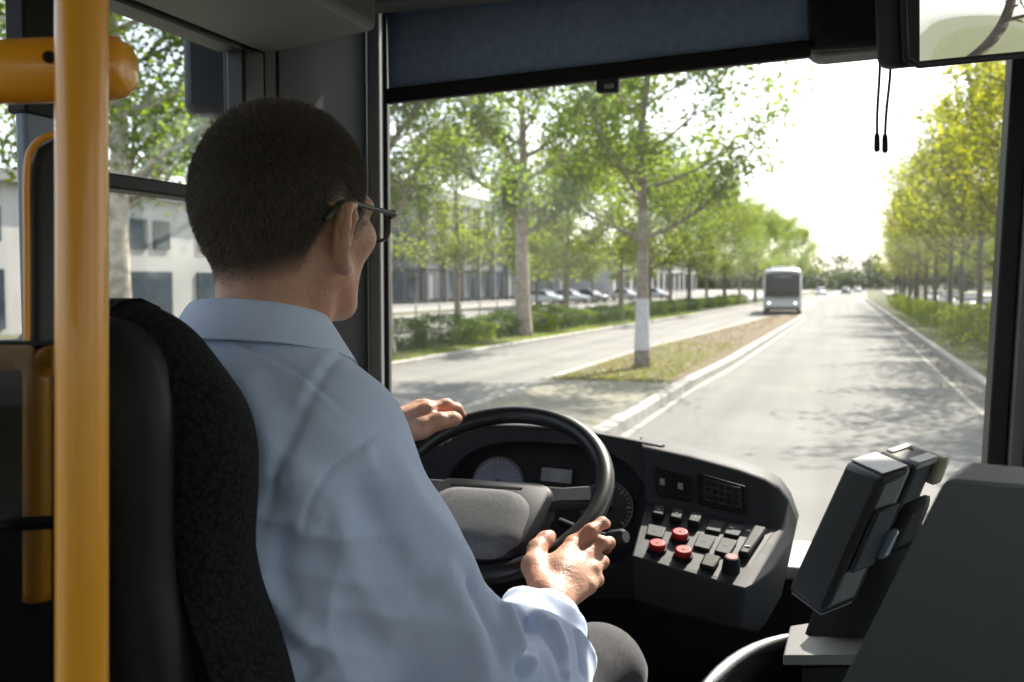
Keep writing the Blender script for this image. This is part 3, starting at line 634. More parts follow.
# corner pillar
m = MB(); m.prism([V(XL + .004, 1.724, 1.2), V(XL + .004, 1.768, 1.2), V(XL - .09, 1.768, 1.2), V(XL - .09, 1.724, 1.2)], V(0, 0, 1.65)); cp = m.build('corner_pillar', M_trim, cab, bevel=.004)
m = MB(); m.prism([V(XL - .004, 1.785, 1.2), V(-1.052, 2.12, 1.2), V(-1.11, 2.16, 1.2), V(XL - .09, 1.785, 1.2)], V(0, 0, 1.65)); m.build('panel', M_trim, cp, bevel=.006)
m = MB(); m.prism([V(-1.050, 2.12, 1.2), V(-1.022, 2.125, 1.2), V(-1.03, 2.16, 1.2), V(-1.08, 2.16, 1.2)], V(0, 0, 1.65)); m.build('trim', M_grey, cp, bevel=.004)
m = MB(); m.prism([V(-1.046, 2.165, 1.2), V(-1.021, 2.165, 1.2), V(-1.038, 2.215, 1.2), V(-1.06, 2.215, 1.2)], V(0, 0, 1.65)); m.build('seal', M_seal, cp, bevel=.004)
# windscreen: our pane and the door side pane, centre post between
pane('windscreen', [V(-1.04, YW, 1.55), V(.29, YW, 1.55), V(.318, YW, 2.76), V(-1.04, YW, 2.76)], V(0, .006, 0), M_wscr)
pane('windscreen', [V(.36, YW, 1.2), V(XR, YW, 1.2), V(XR, YW, 2.76), V(.36, YW, 2.76)], V(0, .006, 0), M_wscr)
def post(name, dx0, dx1, y0, y1, mat, par):
    m = MB(); z0, z1 = 1.2, 2.84; s = lambda z: .2746 + (z - 1.73) * .0317
    m.rings([[V(s(z) + dx0, y0, z), V(s(z) + dx1, y0, z), V(s(z) + dx1, y1, z), V(s(z) + dx0, y1, z)] for z in (z0, z1)])
    return m.build(name, mat, par, bevel=.004)
ps = post('centre_post', .064, .15, 2.06, 2.19, M_black, cab)
post('seal', 0, .034, 2.13, 2.215, M_seal, ps); post('trim', .036, .062, 2.11, 2.19, M_grey, ps)
cbox('screen_sill', M_grey, -1.0, .27, 2.0, YW + .02, 1.52, 1.548, bevel=.01)
cbox('front_panel', M_black, XL - .05, XR, YW + .003, YW + .12, .3, 1.515, bevel=0)
m = MB(); m.prism([V(XL + .003, 1.734, 2.545), V(-.787, 1.63, 2.545), V(-.795, -2.5, 2.545), V(XL + .003, -2.5, 2.545)], V(0, 0, ZR - .004 - 2.545)); lk = m.build('overhead_locker', M_liner, cab, bevel=.014)
m = MB(); m.box(V(-.788, .9, 2.70), (.006, .9, .012)); m.build('lid_gap', M_black, lk)
m = MB(); block(m, -1.0, .3, 1.84, 1.93, 2.66, ZR - .004); m.build('cable_duct', M_liner, cab, bevel=.012)
# outside mirror seen through the side window
em = thing('outside_mirror', PXw(212, 75, -1.34), 'black outside rear view mirror beyond the side window, above the driver head', 'mirror')
m = MB(); c = PXw(213, 72, -1.34); rz = Matrix.Rotation(R(28), 3, 'Z'); m.box(c, (.12, .085, .20), rz); m.build('housing', M_dash2, em, bevel=.03, bseg=4)
m = MB(); m.tube(smooth_path([c + V(.02, .03, .08), c + V(.05, .12, .2), c + V(.2, .22, .3)], 5), .011, 8); m.build('arm', M_black, em)
m = MB(); m.box(c + rz @ V(0, -.046, 0), (.085, .006, .16), rz); m.build('glass', M_busb, em, bevel=.002)
def bil(c4, u, v):
    a, b, c, d = c4; return (a * (1-u) + b * u) * (1-v) + (d * (1-u) + c * u) * v
# ------------------------------------------------------------------ sun blind
YB = 2.0
bl = thing('sun_blind', PY(600, 60, YB), 'blue roller blind pulled part way down the top of the windscreen', 'blind')
m = MB()
n = 24; row = lambda yo, zoff: [PY(389 + (806 - 389) * i / n, 96 + (50 - 96) * i / n, YB) + V(0, yo + .0025 * math.sin(i * .9), zoff) for i in range(n + 1)]
vs = row(0, 0) + row(-.004, .1) + row(-.012, .3); m.add(vs, [(j*(n+1)+i, j*(n+1)+i+1, (j+1)*(n+1)+i+1, (j+1)*(n+1)+i) for j in range(2) for i in range(n)])
m.build('cloth', M_blue, bl, angle=180, solid=.002)
a0, a1 = PY(386, 97, YB), PY(811, 49, YB)
m = MB(); d = (a1 - a0).normalized(); k = d.cross(V(0, 1, 0)).normalized(); 
if k.z < 0: k = -k
m.prism([a0 + V(0, -.012, 0) + k * .016, a0 + V(0, .012, 0) + k * .016, a0 + V(0, .012, 0) - k * .016, a0 + V(0, -.012, 0) - k * .016], a1 - a0); m.build('bottom_bar', M_black, bl, bevel=.005)
m = MB(); m.box(PY(608, 85, YB - .02), (.045, .022, .032)); ck = m.build('clip', M_dash2, bl, bevel=.006)
m = MB(); m.box(PY(609, 86, YB - .035), (.02, .006, .009)); m.build('button', M_grey, ck, bevel=.002)
# ------------------------------------------------------------------ black housing, mirror, cords at the top of the screen
ho = thing('blind_motor_housing', P(856, 15, 1.9), 'rounded black housing above the windscreen between the blind and the mirror', 'housing')
m = MB(); m.box(P(855, 1, 1.92), (.19, .14, .215), Matrix.Rotation(R(-2), 3, 'Y')); m.build('shell', pmat('satin_black', (.008, .008, .008), spec=.25, rough=.5, nscale=20, namt=.2), ho, bevel=.035, bseg=5)
m = MB(); m.box(P(845, 46, 1.83), (.11, .01, .012)); m.build('vent', M_dash2, ho, bevel=.004)
mi = thing('interior_mirror', P(960, 20, 1.5), 'inside mirror with a black rim reflecting the street, top right of the windscreen', 'mirror')
g1, g2, g3, g4 = P(918, 69, 1.46), P(1075, 52, 1.57), P(1075, -62, 1.525), P(918, -60, 1.418)
f1, f2, f3, f4 = P(897, 69, 1.448), P(1090, 50, 1.578), P(1090, -66, 1.53), P(892, -64, 1.402)
nr = (g2 - g1).cross(g4 - g1).normalized()
if nr.dot(P(960, 20, 1) - CAM) < 0: nr = -nr          # away from the viewer
m = MB(); m.prism([f + nr * .004 for f in (f1, f2, f3, f4)], nr * .045); m.build('casing', M_dash2, mi, bevel=.016, bseg=4)
m = MB(); nu = 24
gp = [[bil((g1, g2, g3, g4), i / nu, j / nu) - nr * (.001 + .006 * (1 - (2 * i / nu - 1) ** 2) * (1 - (2 * j / nu - 1) ** 2)) for i in range(nu + 1)] for j in range(nu + 1)]
m.rings(gp, closed=False, caps=False); m.build('glass', M_mirror, mi, angle=180)
rp = [f - nr * .002 for f in (P(905, 66, 1.449), P(1088, 49, 1.576), P(1088, -60, 1.528), P(900, -58, 1.406))]; pth = []
for i in range(4):
    a_, b_ = rp[i], rp[(i + 1) % 4]; pth += [a_.lerp(b_, t) for t in (.06, .2, .4, .6, .8, .94)]
m = MB(); m.tube(pth, .0052, 10, loop=True); m.build('rim', M_dash2, mi, angle=180)
m = MB(); m.prism([P(x, y, d_) - nr * .0015 for x, y, d_ in ((905, 64, 1.449), (919, 63, 1.458), (919, -58, 1.419), (901, -58, 1.407))], nr * .003); m.build('border', M_black, mi, smooth=False)
m = MB(); m.tube([P(985, -60, 1.56), P(985, -130, 1.75)], .012, 8); m.build('stem', M_black, mi)
for (x0, y0, x1, y1, lb) in ((880, 56, 877, 152, 'left one of two thin black pull cords hanging below the black housing'), (891, 64, 885, 153, 'right one of two thin black pull cords, hanging next to the mirror rim')):
    t = thing('pull_cord', P(x0, y0, 1.86), lb, 'cord', 'pull cords under the housing')
    m = MB(); pts = [P(x0 + (x1 - x0) * k / 8 + .5 * math.sin(k * .8), y0 - 8 + (y1 - y0 - 8) * k / 8, 1.86) for k in range(9)]; m.tube(pts, .0028, 8); m.build('string', M_dash2, t)
    m = MB(); m.tube([P(x1, y1 - 19, 1.86), P(x1, y1 - 16, 1.86), P(x1, y1 - 2, 1.86), P(x1, y1, 1.86)], [.003, .0052, .0058, .003], 10); m.build('toggle', M_black, t)
# ------------------------------------------------------------------ yellow handrail close to us
hr = thing('yellow_handrail', P(82, 690, .66), 'thick yellow handrail post with a crossbar, close in front on the left', 'handrail')
m = MB(); b = P(82, 690, .66); b2 = P(82, -20, .66); m.tube([b + (b2 - b) * ((z - b.z) / (b2.z - b.z)) for z in (.55, 1.2, 1.6, 1.9, 2.2, 2.5, 2.77)], .0166, 40); m.build('post', M_yel, hr, angle=180)
m = MB(); e0, e1 = P(115, 68, .70), P(-160, 78, .73); dd = (e1 - e0).normalized(); e1 = e0 + dd * ((XL + .03 - e0.x) / dd.x)
m.tube([e0 - dd * .0112, e0 - dd * .009, e0 - dd * .003, e0 + dd * .006, e0 + dd * .1, e1], [.012, .017, .021, .0225, .0225, .0225], 40); xb = m.build('crossbar', M_yel, hr, angle=60)
m = MB(); s_ = P(49, 57, .677); m.disc(s_, CAM - s_, .0042, 16, .006); m.build('screw', M_trim, xb)
# solid rail and dark panel standing in for a reflection in the partition glass
gr = thing('yellow_rail_reflection', P(37, 560, .735), 'reflected thin yellow rail frame and dark panel, built as solid parts behind the thick post', 'reflected rail')
m = MB(); m.tube(smooth_path([P(27, 352, .735), P(27, 250, .735), P(27, 170, .735), P(35, 145, .735), P(55, 134, .735), P(80, 131, .735)], 6), .0026, 12); m.build('frame', M_yel, gr, angle=180)
m = MB(); m.tube(smooth_path([P(-60, 357, .73), P(10, 357, .73), P(26, 359, .73), P(36, 372, .73), P(37, 420, .73), P(37, 500, .73), P(37, 600, .73)], 6), .0098, 16); m.build('rail', M_yel, gr, angle=180)
m = MB(); m.tube(smooth_path([P(80, 356, .73), P(62, 356, .73), P(46, 360, .73), P(38, 376, .73)], 6), .0088, 16); m.build('rail', M_yel, gr, angle=180)
m = MB(); m.prism([P(x, y, .742) for x, y in ((29, 352), (29, 172), (38, 148), (56, 138), (82, 134), (82, 352))], V(-.004, .012, 0)); m.build('panel', pmat('tinted_panel', (.012, .013, .014), rough=.3), gr, smooth=False)
m = MB(); m.tube([P(-60, 528, .72), P(60, 522, .72), P(80, 521, .72)], .005, 12); m.build('lower_bar', M_black, gr)
m = MB(); m.prism([P(x, y, .76) for x, y in ((-120, 364), (84, 364), (84, 900), (-120, 900))], V(-.01, .02, 0)); m.build('lower_panel', M_black, gr, smooth=False)
# glass screen between us and the rail, its tint added to dim the yellow
gs = thing('glass_screen', P(20, 690, .70), 'glass partition tinted to dim the thin yellow rail behind it, lower left corner', 'glass screen')
m = MB(); m.prism([P(x, y, .705) for x, y in ((-140, 344), (72, 344), (72, 760), (-140, 760))], V(0, .004, 0)); m.build('pane', glassmat('rail_dimming_glass', (.62, .625, .63), .03), gs, smooth=False)
m = MB(); m.prism([P(x, y, .704) for x, y in ((-140, 341), (72, 341), (72, 345), (-140, 345))], V(0, .006, 0)); m.build('edge_trim', M_black, gs, smooth=False)
# ------------------------------------------------------------------ driver seat
M_seat = None
def seatmat():
    m, nt, N, L = nodemat('seat_fabric'); o = N.new('ShaderNodeOutputMaterial'); b = N.new('ShaderNodeBsdfPrincipled'); L.new(b.outputs[0], o.inputs[0])
    tc = N.new('ShaderNodeTexCoord'); mp = N.new('ShaderNodeMapping'); mp.inputs['Rotation'].default_value = (.3, .8, .2); L.new(tc.outputs['Object'], mp.inputs[0])
    v = N.new('ShaderNodeTexVoronoi'); v.inputs['Scale'].default_value = 230; L.new(mp.outputs[0], v.inputs['Vector'])
    r = N.new('ShaderNodeValToRGB'); r.color_ramp.elements[0].color = (.022, .022, .024, 1); r.color_ramp.elements[1].color = (.006, .006, .0065, 1); r.color_ramp.elements[1].position = .75
    L.new(v.outputs['Distance'], r.inputs[0]); L.new(r.outputs[0], b.inputs['Base Color']); b.inputs['Roughness'].default_value = .95; b.inputs['Specular IOR Level'].default_value = .15
    bp = N.new('ShaderNodeBump'); bp.inputs['Strength'].default_value = .6; bp.inputs['Distance'].default_value = .0015; L.new(v.outputs['Distance'], bp.inputs['Height']); L.new(bp.outputs[0], b.inputs['Normal'])
    return m
M_seat = seatmat()
ds = thing('driver_seat', (-.655, .9, .86), 'black high backed driver seat with woven fabric edge and a smooth plastic back shell', 'seat')
YS = .70
rt = [(108, 298), (142, 302), (175, 323), (204, 357), (232, 398), (245, 440), (247, 490), (243, 560), (248, 625), (268, 690), (288, 780)]
rs_ = [PY(x, y, YS) for x, y in rt]; xc = rs_[0].x + .015
rs_ = smooth_path(rs_, 4)
outl = [V(p.x, YS, p.z) for p in rs_]; outl = list(reversed([V(2 * xc - p.x, YS, p.z) for p in outl])) + outl
def slab(name, outline, prof, mat, par, base_y):
    """an outline rounded over its depth: prof = list of (depth, inset)"""
    cx_ = sum(p.x for p in outline) / len(outline); cz_ = sum(p.z for p in outline) / len(outline); rs = []
    for dy, ins in prof:
        ring = []
        for p in outline:
            d_ = V(p.x - cx_, 0, p.z - cz_); l = d_.length; ring.append(V(p.x, base_y + dy, p.z) - d_ / l * ins)
        rs.append(ring)
    m = MB(); m.rings(rs); return m.build(name, mat, par, angle=60)
slab('backrest', outl, [(-.012, .05), (-.018, .035), (-.012, .015), (.01, .002), (.035, 0), (.06, .008), (.085, .03), (.09, .06)], M_seat, ds, YS - .03)
ri = [(112, 313), (138, 322), (163, 347), (180, 385), (188, 430), (189, 520), (192, 580), (203, 660), (212, 780)]
ri_ = smooth_path([PY(x, y, YS - .03) for x, y in ri], 4); outl2 = [V(p.x, YS, p.z) for p in ri_]; outl2 = list(reversed([V(2 * xc - p.x, YS, p.z) for p in outl2])) + outl2
slab('back_shell', outl2, [(-.036, .10), (-.036, .03), (-.032, .012), (-.024, .002), (-.014, 0), (.02, .004)], pmat('shell_plastic', (.013, .013, .014), spec=.3, rough=.5, nscale=10, namt=.1, bump=.2, bscale=700, bdist=.0004), ds, YS - .036)
m = MB(); m.box(V(-.64, 1.0, 1.27), (.5, .52, .14)); m.build('cushion', M_seat, ds, bevel=.05, bseg=4)
m = MB(); m.box(V(-.64, 1.0, 1.03), (.34, .36, .33)); m.build('pedestal', M_black, ds, bevel=.02)
# ------------------------------------------------------------------ dashboard
da = thing('dashboard', P(600, 600, 1.8), 'black wraparound bus dashboard with round gauges and a switch pod on the right', 'dashboard')
def lerp3(a, b, t): return tuple(x + (y - x) * t for x, y in zip(a, b))
# fascia: an oval opening in a plate, a hood round it, gauges set back inside
crest = [(380, 436, 1.93), (410, 432, 1.92), (440, 429, 1.9), (470, 427.5, 1.885), (505, 427, 1.87), (540, 428.5, 1.85), (575, 432, 1.83), (610, 438, 1.815), (636, 443, 1.80), (662, 448, 1.79)]
low = [(380, 600, 1.86), (410, 600, 1.85), (440, 600, 1.83), (470, 600, 1.81), (505, 600, 1.80), (540, 600, 1.78), (575, 600, 1.76), (610, 600, 1.745), (636, 600, 1.73), (662, 600, 1.72)]
top_pts = smooth_path([P(*p) for p in crest], 4); low_pts = smooth_path([P(*p) for p in low], 4)
ctr = (548, 500, 1.79)
def fplane(px, py):
    """depth of the fascia plate at a pixel"""
    xs = [p[0] for p in crest]; dt = np.interp(px, xs, [p[2] for p in crest]); db = np.interp(px, xs, [p[2] for p in low])
    t = (py - 430) / 170; return dt + (db - dt) * t
oval = []
for k in range(64):
    a = 2 * math.pi * k / 64; ca, sa = math.cos(a), math.sin(a)
    x = 547 + 101 * math.copysign(abs(ca) ** .72, ca); y = 506 + 64 * math.copysign(abs(sa) ** .8, sa) + (x - 547) * .06
    oval.append((x, y))
outer = []
for x, y in oval:
    dx, dy = x - 547, y - 506
    t = 1e9
    if dx > 0: t = min(t, (660 - 547) / dx)
    if dx < 0: t = min(t, (384 - 547) / dx)
    if dy > 0: t = min(t, (598 - 506) / dy)
    if dy < 0:
        ys = np.interp(547 + dx, [p[0] for p in crest], [p[1] for p in crest]); t = min(t, (ys + 1 - 506) / dy)
    X_, Y_ = 547 + dx * t, 506 + dy * t
    Y_ = max(Y_, np.interp(X_, [p[0] for p in crest], [p[1] for p in crest]))
    outer.append((X_, Y_))
o3 = [P(x, y, fplane(x, y)) for x, y in outer]; i3 = [P(x, y, fplane(x, y) - .012) for x, y in oval]
i3b = [P(547 + (x - 547) * .985, 506 + (y - 506) * .97, fplane(x, y) - .004) for x, y in oval]; i4 = [P(547 + (x - 547) * .99, 506 + (y - 506) * .96 + 1, fplane(x, y) + .06) for x, y in oval]
m = MB(); n = 64; vs = o3 + i3 + i3b + i4; m.add(vs, [(r*n+i, r*n+(i+1) % n, (r+1)*n+(i+1) % n, (r+1)*n+i) for r in range(3) for i in range(n)])
m.build('fascia', M_dash, da, angle=70)
# top pad from the crest forward to the screen
m = MB(); k_ = len(top_pts); vs = top_pts + [p + V(0, .02, .002) for p in top_pts] + [p + V(0, .10, -.035) for p in top_pts] + [V(p.x * 1.05, 2.19, 1.60) for p in top_pts]
m.add(vs, [(r*k_+i, r*k_+i+1, (r+1)*k_+i+1, (r+1)*k_+i) for r in range(3) for i in range(k_-1)]); m.build('top_pad', M_dash, da, angle=50, solid=.004)
# cluster plate and dials
cl_c = (548, 496)
cf = lambda x, y: P(x, y, fplane(x, y) + .052)
m = MB(); ring = [cf(547 + (x - 547) * 1.02, 506 + (y - 506) * 1.02) for x, y in oval]; m.add(ring + [p + V(0, .02, 0) for p in ring], [tuple(range(64)), tuple(range(127, 63, -1))] + [(i, (i+1) % 64, 64 + (i+1) % 64, 64 + i) for i in range(64)])
ic = m.build('instrument_cluster', M_dash2, da, angle=30)
pn = (cf(600, 480) - cf(500, 480)).cross(cf(548, 530) - cf(548, 460)).normalized()
if pn.dot(CAM - cf(548, 496)) < 0: pn = -pn
up_ = (cf(548, 460) - cf(548, 530)).normalized()
M_dial = pmat('dial_face', (.26, .31, .45), rough=.4, nscale=18, namt=.3); M_mark = pmat('dial_marks', (.55, .55, .55), rough=.5); M_need = pmat('needle', (.5, .05, .02), rough=.4)
def gauge(px, py, r, ang, dialmat):
    c = cf(px, py) + pn * .006
    m = MB(); m.disc(c, pn, r, 40, .008, up_); gf = m.build('gauge', dialmat, ic, angle=30)
    side = pn.cross(up_).normalized(); side = -side if side.dot(CR) < 0 else side; u = side.cross(pn).normalized(); u = -u if u.z < 0 else u
    m = MB(); pts = [c + pn * .002 + r * 1.03 * (math.cos(t) * side + math.sin(t) * u) for t in np.linspace(0, 2*math.pi, 48, endpoint=False)]; m.tube(pts, .0022, 8, loop=True); m.build('gauge_bezel', M_grey, ic)
    m = MB()
    for k in range(25):
        t = R(225 - 270 * k / 24); d_ = math.cos(t) * side + math.sin(t) * u; L_ = .16 if k % 4 == 0 else .09; e = -math.sin(t) * side + math.cos(t) * u; w_ = .0009 if k % 4 else .0014
        a_, b_ = c + pn * .0012 + d_ * r * .94, c + pn * .0012 + d_ * r * (.94 - L_); m.prism([a_ + e * w_, a_ - e * w_, b_ - e * w_, b_ + e * w_], pn * .0006)
    o = m.build('gauge_marks', M_mark, ic, smooth=False); o['kind'] = 'stuff'
    t = R(ang); d_ = math.cos(t) * side + math.sin(t) * u; e = -math.sin(t) * side + math.cos(t) * u
    m = MB(); m.prism([c + pn * .003 + e * .0022 - d_ * .006, c + pn * .003 - e * .0022 - d_ * .006, c + pn * .003 - e * .0006 + d_ * r * .82, c + pn * .003 + e * .0006 + d_ * r * .82], pn * .001); m.build('needle', M_need, ic, smooth=False)
    m = MB(); m.disc(c + pn * .005, pn, r * .16, 20, .004, up_); m.build('needle_hub', M_black, ic, angle=30)
gauge(499, 484, .048, 205, M_dial)
gauge(608, 508, .046, 160, pmat('dial_face_dark', (.035, .04, .05), rough=.4, nscale=18, namt=.3))
def plaque(name, corners, lift, th, mat, par, **k):
    m = MB(); m.prism([cf(x, y) + pn * lift for x, y in corners], pn * th); return m.build(name, mat, par, **k)
plaque('display', ((541, 466), (575, 469), (571, 501), (536, 497)), .003, .004, M_dash, ic, bevel=.001)
plaque('screen', ((543, 467.5), (573.5, 470.5), (571.5, 484), (541.5, 481)), .0072, .001, pmat('lcd_grey', (.34, .36, .38), rough=.25, nscale=25, namt=.3), ic, bevel=.0005)
plaque('screen', ((540.5, 486), (571, 488.5), (569, 500), (538, 497)), .0072, .001, pmat('lcd_blue', (.14, .18, .26), rough=.25, nscale=25, namt=.3), ic, bevel=.0005)
# small switches at the far left of the fascia
for k, (x, y) in enumerate(((426, 453), (436, 452), (447, 451))):
    m = MB(); c = [P(x + a, y + b, fplane(x, y) - .001) for a, b in ((-4, -6), (4, -6), (4, 6), (-4, 6))]; m.prism(c, pn * .006); m.build('rocker_switch', M_dash2, da, bevel=.001)
# switch pod to the right
prof = [  # back, crest, crest front, ledge, tray lip, front lower edge, underside
    [(640, 436, 1.98), (640, 443.5, 1.795), (641, 447, 1.785), (645, 503, 1.745), (631, 556, 1.585), (634, 600, 1.60), (640, 610, 1.80)],
    [(690, 446, 1.94), (690, 454, 1.765), (691, 458, 1.755), (693, 511, 1.715), (668, 567, 1.555), (672, 611, 1.57), (690, 620, 1.78)],
    [(738, 459, 1.90), (738, 467, 1.735), (739, 471, 1.725), (740, 521, 1.685), (710, 579, 1.525), (712, 622, 1.54), (735, 628, 1.75)],
    [(764, 468, 1.87), (764, 476, 1.715), (764, 480, 1.705), (768, 527, 1.665), (733, 586, 1.505), (734, 628, 1.52), (752, 632, 1.72)],
    [(781, 478, 1.85), (780, 486, 1.70), (778, 490, 1.695), (780, 530, 1.655), (744, 589, 1.498), (741, 628, 1.515), (758, 632, 1.71)],
]
m = MB(); rows = [[P(*q) for q in st] for st in prof]; nn = len(prof[0])
end1 = [P(791, 492, 1.83), P(789, 499, 1.695), P(788, 503, 1.69), P(785, 531, 1.655), P(751, 586, 1.51), P(748, 623, 1.525), P(765, 625, 1.70)]
end2 = [P(799, 515, 1.82), P(797, 521, 1.71), P(796, 525, 1.70), P(793, 540, 1.66), P(775, 568, 1.58), P(771, 600, 1.59), P(782, 595, 1.70)]
rows += [end1, end2]
m.rings(rows, closed=True, caps=True)
sp = m.build('switch_pod', M_dash, da, angle=32, bevel=.004, bseg=3)
# pod faces in local coordinates: bilinear over four pod corners
def bil(c4, u, v):
    a, b, c, d = c4; return (a * (1-u) + b * u) * (1-v) + (d * (1-u) + c * u) * v
tray4 = [P(650, 507, 1.732), P(774, 531, 1.652), P(739, 584, 1.513), P(637, 556, 1.587)]
tn = (tray4[1] - tray4[0]).cross(tray4[3] - tray4[0]).normalized()
if tn.z < 0: tn = -tn
def key(name, u0, u1, v0, v1, h, mat, bev=.003):
    m = MB(); m.prism([bil(tray4, u, v) + tn * .002 for u, v in ((u0, v0), (u1, v0), (u1, v1), (u0, v1))], tn * h); return m.build(name, mat, sp, bevel=bev)
M_key = pmat('switch_black', (.012, .012, .013), spec=.2, rough=.6, nscale=20, namt=.2); M_red = pmat('red_button', (.34, .016, .016), spec=.3, rough=.5, nscale=60, namt=.3); M_icon = pmat('icon_white', (.3, .3, .3), rough=.6)
m = MB(); m.prism([bil(tray4, u, v) - tn * .002 for u, v in ((0, 0), (1, 0), (1, 1), (0, 1))], tn * .003); m.build('tray', M_dash2, sp, bevel=.001)
for k in range(6):
    u0 = .04 + k * .155
    if k < 3:
        kk = key('toggle_switch', u0, u0 + .1, .07, .27, .013, M_key)
        m = MB(); c = bil(tray4, u0 + .05, .17) + tn * .0155; m.disc(c, tn, .0018, 10, .0006); m.build('icon', M_icon, sp)
    elif k < 5: key('switch', u0, u0 + .125, .06, .28, .004, M_dash)
for k, (u, v) in enumerate(((.33, .52), (.17, .82), (.42, .82))):
    c = bil(tray4, u, v); m = MB(); m.disc(c + tn * .006, tn, .0155, 20, .006); m.build('button_collar', M_key, sp, bevel=.001)
    m = MB(); m.disc(c + tn * .016, tn, .0135, 24, .011); m.build('red_button', M_red, sp, bevel=.003, bseg=3)
    m = MB(); m.box(c + tn * .0162, (.005, .0022, .0006)); m.build('icon', M_icon, sp)
for u, v in ((.25, .17), (.70, .17), (.84, .17), (.11, .51), (.545, .51), (.73, .50), (.675, .835)):
    c = bil(tray4, u, v) + tn * .0085; m = MB(); sx = (tray4[1] - tray4[0]).normalized(); sy = tn.cross(sx)
    for k in range(3): m.box(c + sx * (k - 1) * .0022 + sy * (.0012 if k == 1 else 0), (.0011, .0011, .0005), Matrix((sx, sy, tn)).transposed())
    o = m.build('icon', M_icon, sp, smooth=False)
key('switch', .03, .19, .40, .62, .004, M_dash); key('switch', .47, .62, .38, .64, .005, M_dash); key('switch', .66, .80, .36, .64, .005, M_dash)
key('switch', .60, .75, .72, .95, .008, M_key, .006)
kk = key('rocker_switch', .86, .96, .08, .62, .012, M_key, .004)
m = MB(); m.box(bil(tray4, .91, .5) + tn * .0145, (.009, .005, .0008)); m.build('icon', M_icon, sp)
c = bil(tray4, .87, .84); m = MB(); m.tube([c, c + tn * .02, c + tn * .026], [.0145, .0125, .010], 24); m.build('knob', M_key, sp, angle=50)
m = MB(); m.disc(c + tn * .0268, tn, .008, 20, .001); m.build('knob_mark', M_red, sp)
# upper panel: rocker pair and display
up4 = [P(650, 452, 1.781), P(772, 489, 1.692), P(775, 524, 1.667), P(650, 500, 1.745)]
un = (up4[1] - up4[0]).cross(up4[3] - up4[0]).normalized()
if un.dot(CAM - up4[0]) < 0: un = -un
def upan(name, u0, u1, v0, v1, h, mat, bev=.0015, lift=.002):
    m = MB(); m.prism([bil(up4, u, v) + un * lift for u, v in ((u0, v0), (u1, v0), (u1, v1), (u0, v1))], un * h); return m.build(name, mat, sp, bevel=bev)
upan('rocker_switch', .06, .18, .30, .88, .006, M_key); upan('rocker_switch', .21, .345, .30, .88, .006, M_key)
upan('display_frame', .41, .79, .16, .90, .004, M_key)
upan('display', .45, .75, .26, .80, .0012, pmat('lcd_dark', (.03, .032, .03), rough=.2, nscale=40, namt=.4), .0004, .0068)
for i in range(5):
    for j in range(3):
        upan('display_cell', .465 + i * .056, .505 + i * .056, .31 + j * .16, .42 + j * .16, .0005, M_black, 0, .0082)
for u in (.09, .24): upan('icon', u, u + .04, .52, .66, .0005, M_icon, 0, .0083)
# column and lower body
m = MB(); block(m, -.95, .02, 1.74, 1.98, .9, 1.30); m.build('lower_body', M_black, da, bevel=.03)
m = MB(); block(m, -.36, .12, 1.8, 1.95, .9, 1.25); m.build('lower_body', M_black, da, bevel=.03)
# ------------------------------------------------------------------ steering wheel
st = thing('steering_wheel', P(494, 488, 1.53), 'black steering wheel with a grey hub pad in the driver hands', 'steering wheel')
WC = P(493.6, 487.8, 1.53); T_ = .587
WN = V(0, -math.sin(T_), math.cos(T_)); WU = V(1, 0, 0); WV = WN.cross(WU)       # WV points up the wheel
WR = .171
def wp(u, v, n=0.): return WC + WU * u + WV * v + WN * n
M_rimw = pmat('wheel_leather', (.014, .014, .015), rough=.36, nscale=60, namt=.2, bump=.3, bscale=500, bdist=.0005)
m = MB(); m.tube([wp(WR * math.cos(a), WR * math.sin(a)) for a in np.linspace(0, 2*math.pi, 96, endpoint=False)], .0148, 20, loop=True); m.build('rim', M_rimw, st, angle=180)
def wslab(name, outline, prof, mat):
    m = MB(); cu = sum(p[0] for p in outline) / len(outline); cv = sum(p[1] for p in outline) / len(outline); rs = []
    for nn_, ins in prof:
        rs.append([wp(cu + (u - cu) * (1 - ins), cv + (v - cv) * (1 - ins), nn_) for u, v in outline])
    m.rings(rs); return m.build(name, mat, st, angle=50)
def rrect(w, h, r, cx=0, cy=0, n=6, taper=0):
    pts = []
    for qx, qy, a0 in ((1, 1, 0), (-1, 1, 90), (-1, -1, 180), (1, -1, 270)):
        for k in range(n + 1):
            a = R(a0 + 90 * k / n); x = qx * (w/2 - r) + r * math.cos(a); y = qy * (h/2 - r) + r * math.sin(a); pts.append((cx + x * (1 + taper * y / h), cy + y))
    return pts
wslab('hub', rrect(.178, .15, .03, .005, -.072, taper=.3), [(-.05, .25), (-.03, .05), (-.005, 0), (.012, .02), (.018, .07)], M_dash2)
wslab('hub_pad', rrect(.165, .128, .045, -.004, -.088), [(.014, 0), (.022, .03), (.03, .12), (.034, .28), (.036, .6)], pmat('pad_foam', (.13, .131, .134), rough=.9, nscale=160, namt=.15, bump=.5, bscale=700, bdist=.0008))
for s in (-1, 1):
    m = MB(); m.rings([[wp(s * u, v + w, n) for w, n in ((-hh, -.008), (hh, -.008), (hh * .8, .008), (-hh * .8, .008))] for u, v, hh in ((.075, -.02, .03), (.11, -.012, .02), (.162, -.004, .022))]); m.build('spoke', M_dash2, st, bevel=.004)
    m = MB(); m.rings([[wp(s * u, v + w, n) for w, n in ((-.012, -.008), (.012, -.008), (.010, .006), (-.010, .006))] for u, v in ((.045, -.11), (.06, -.135), (.072, -.152))]); m.build('spoke', M_dash2, st, bevel=.004)
m = MB(); m.tube([wp(0, -.01, -.03), wp(0, -.01, -.12), wp(0, -.01, -.3)], [.055, .06, .07], 24); m.build('column_shroud', M_black, st)
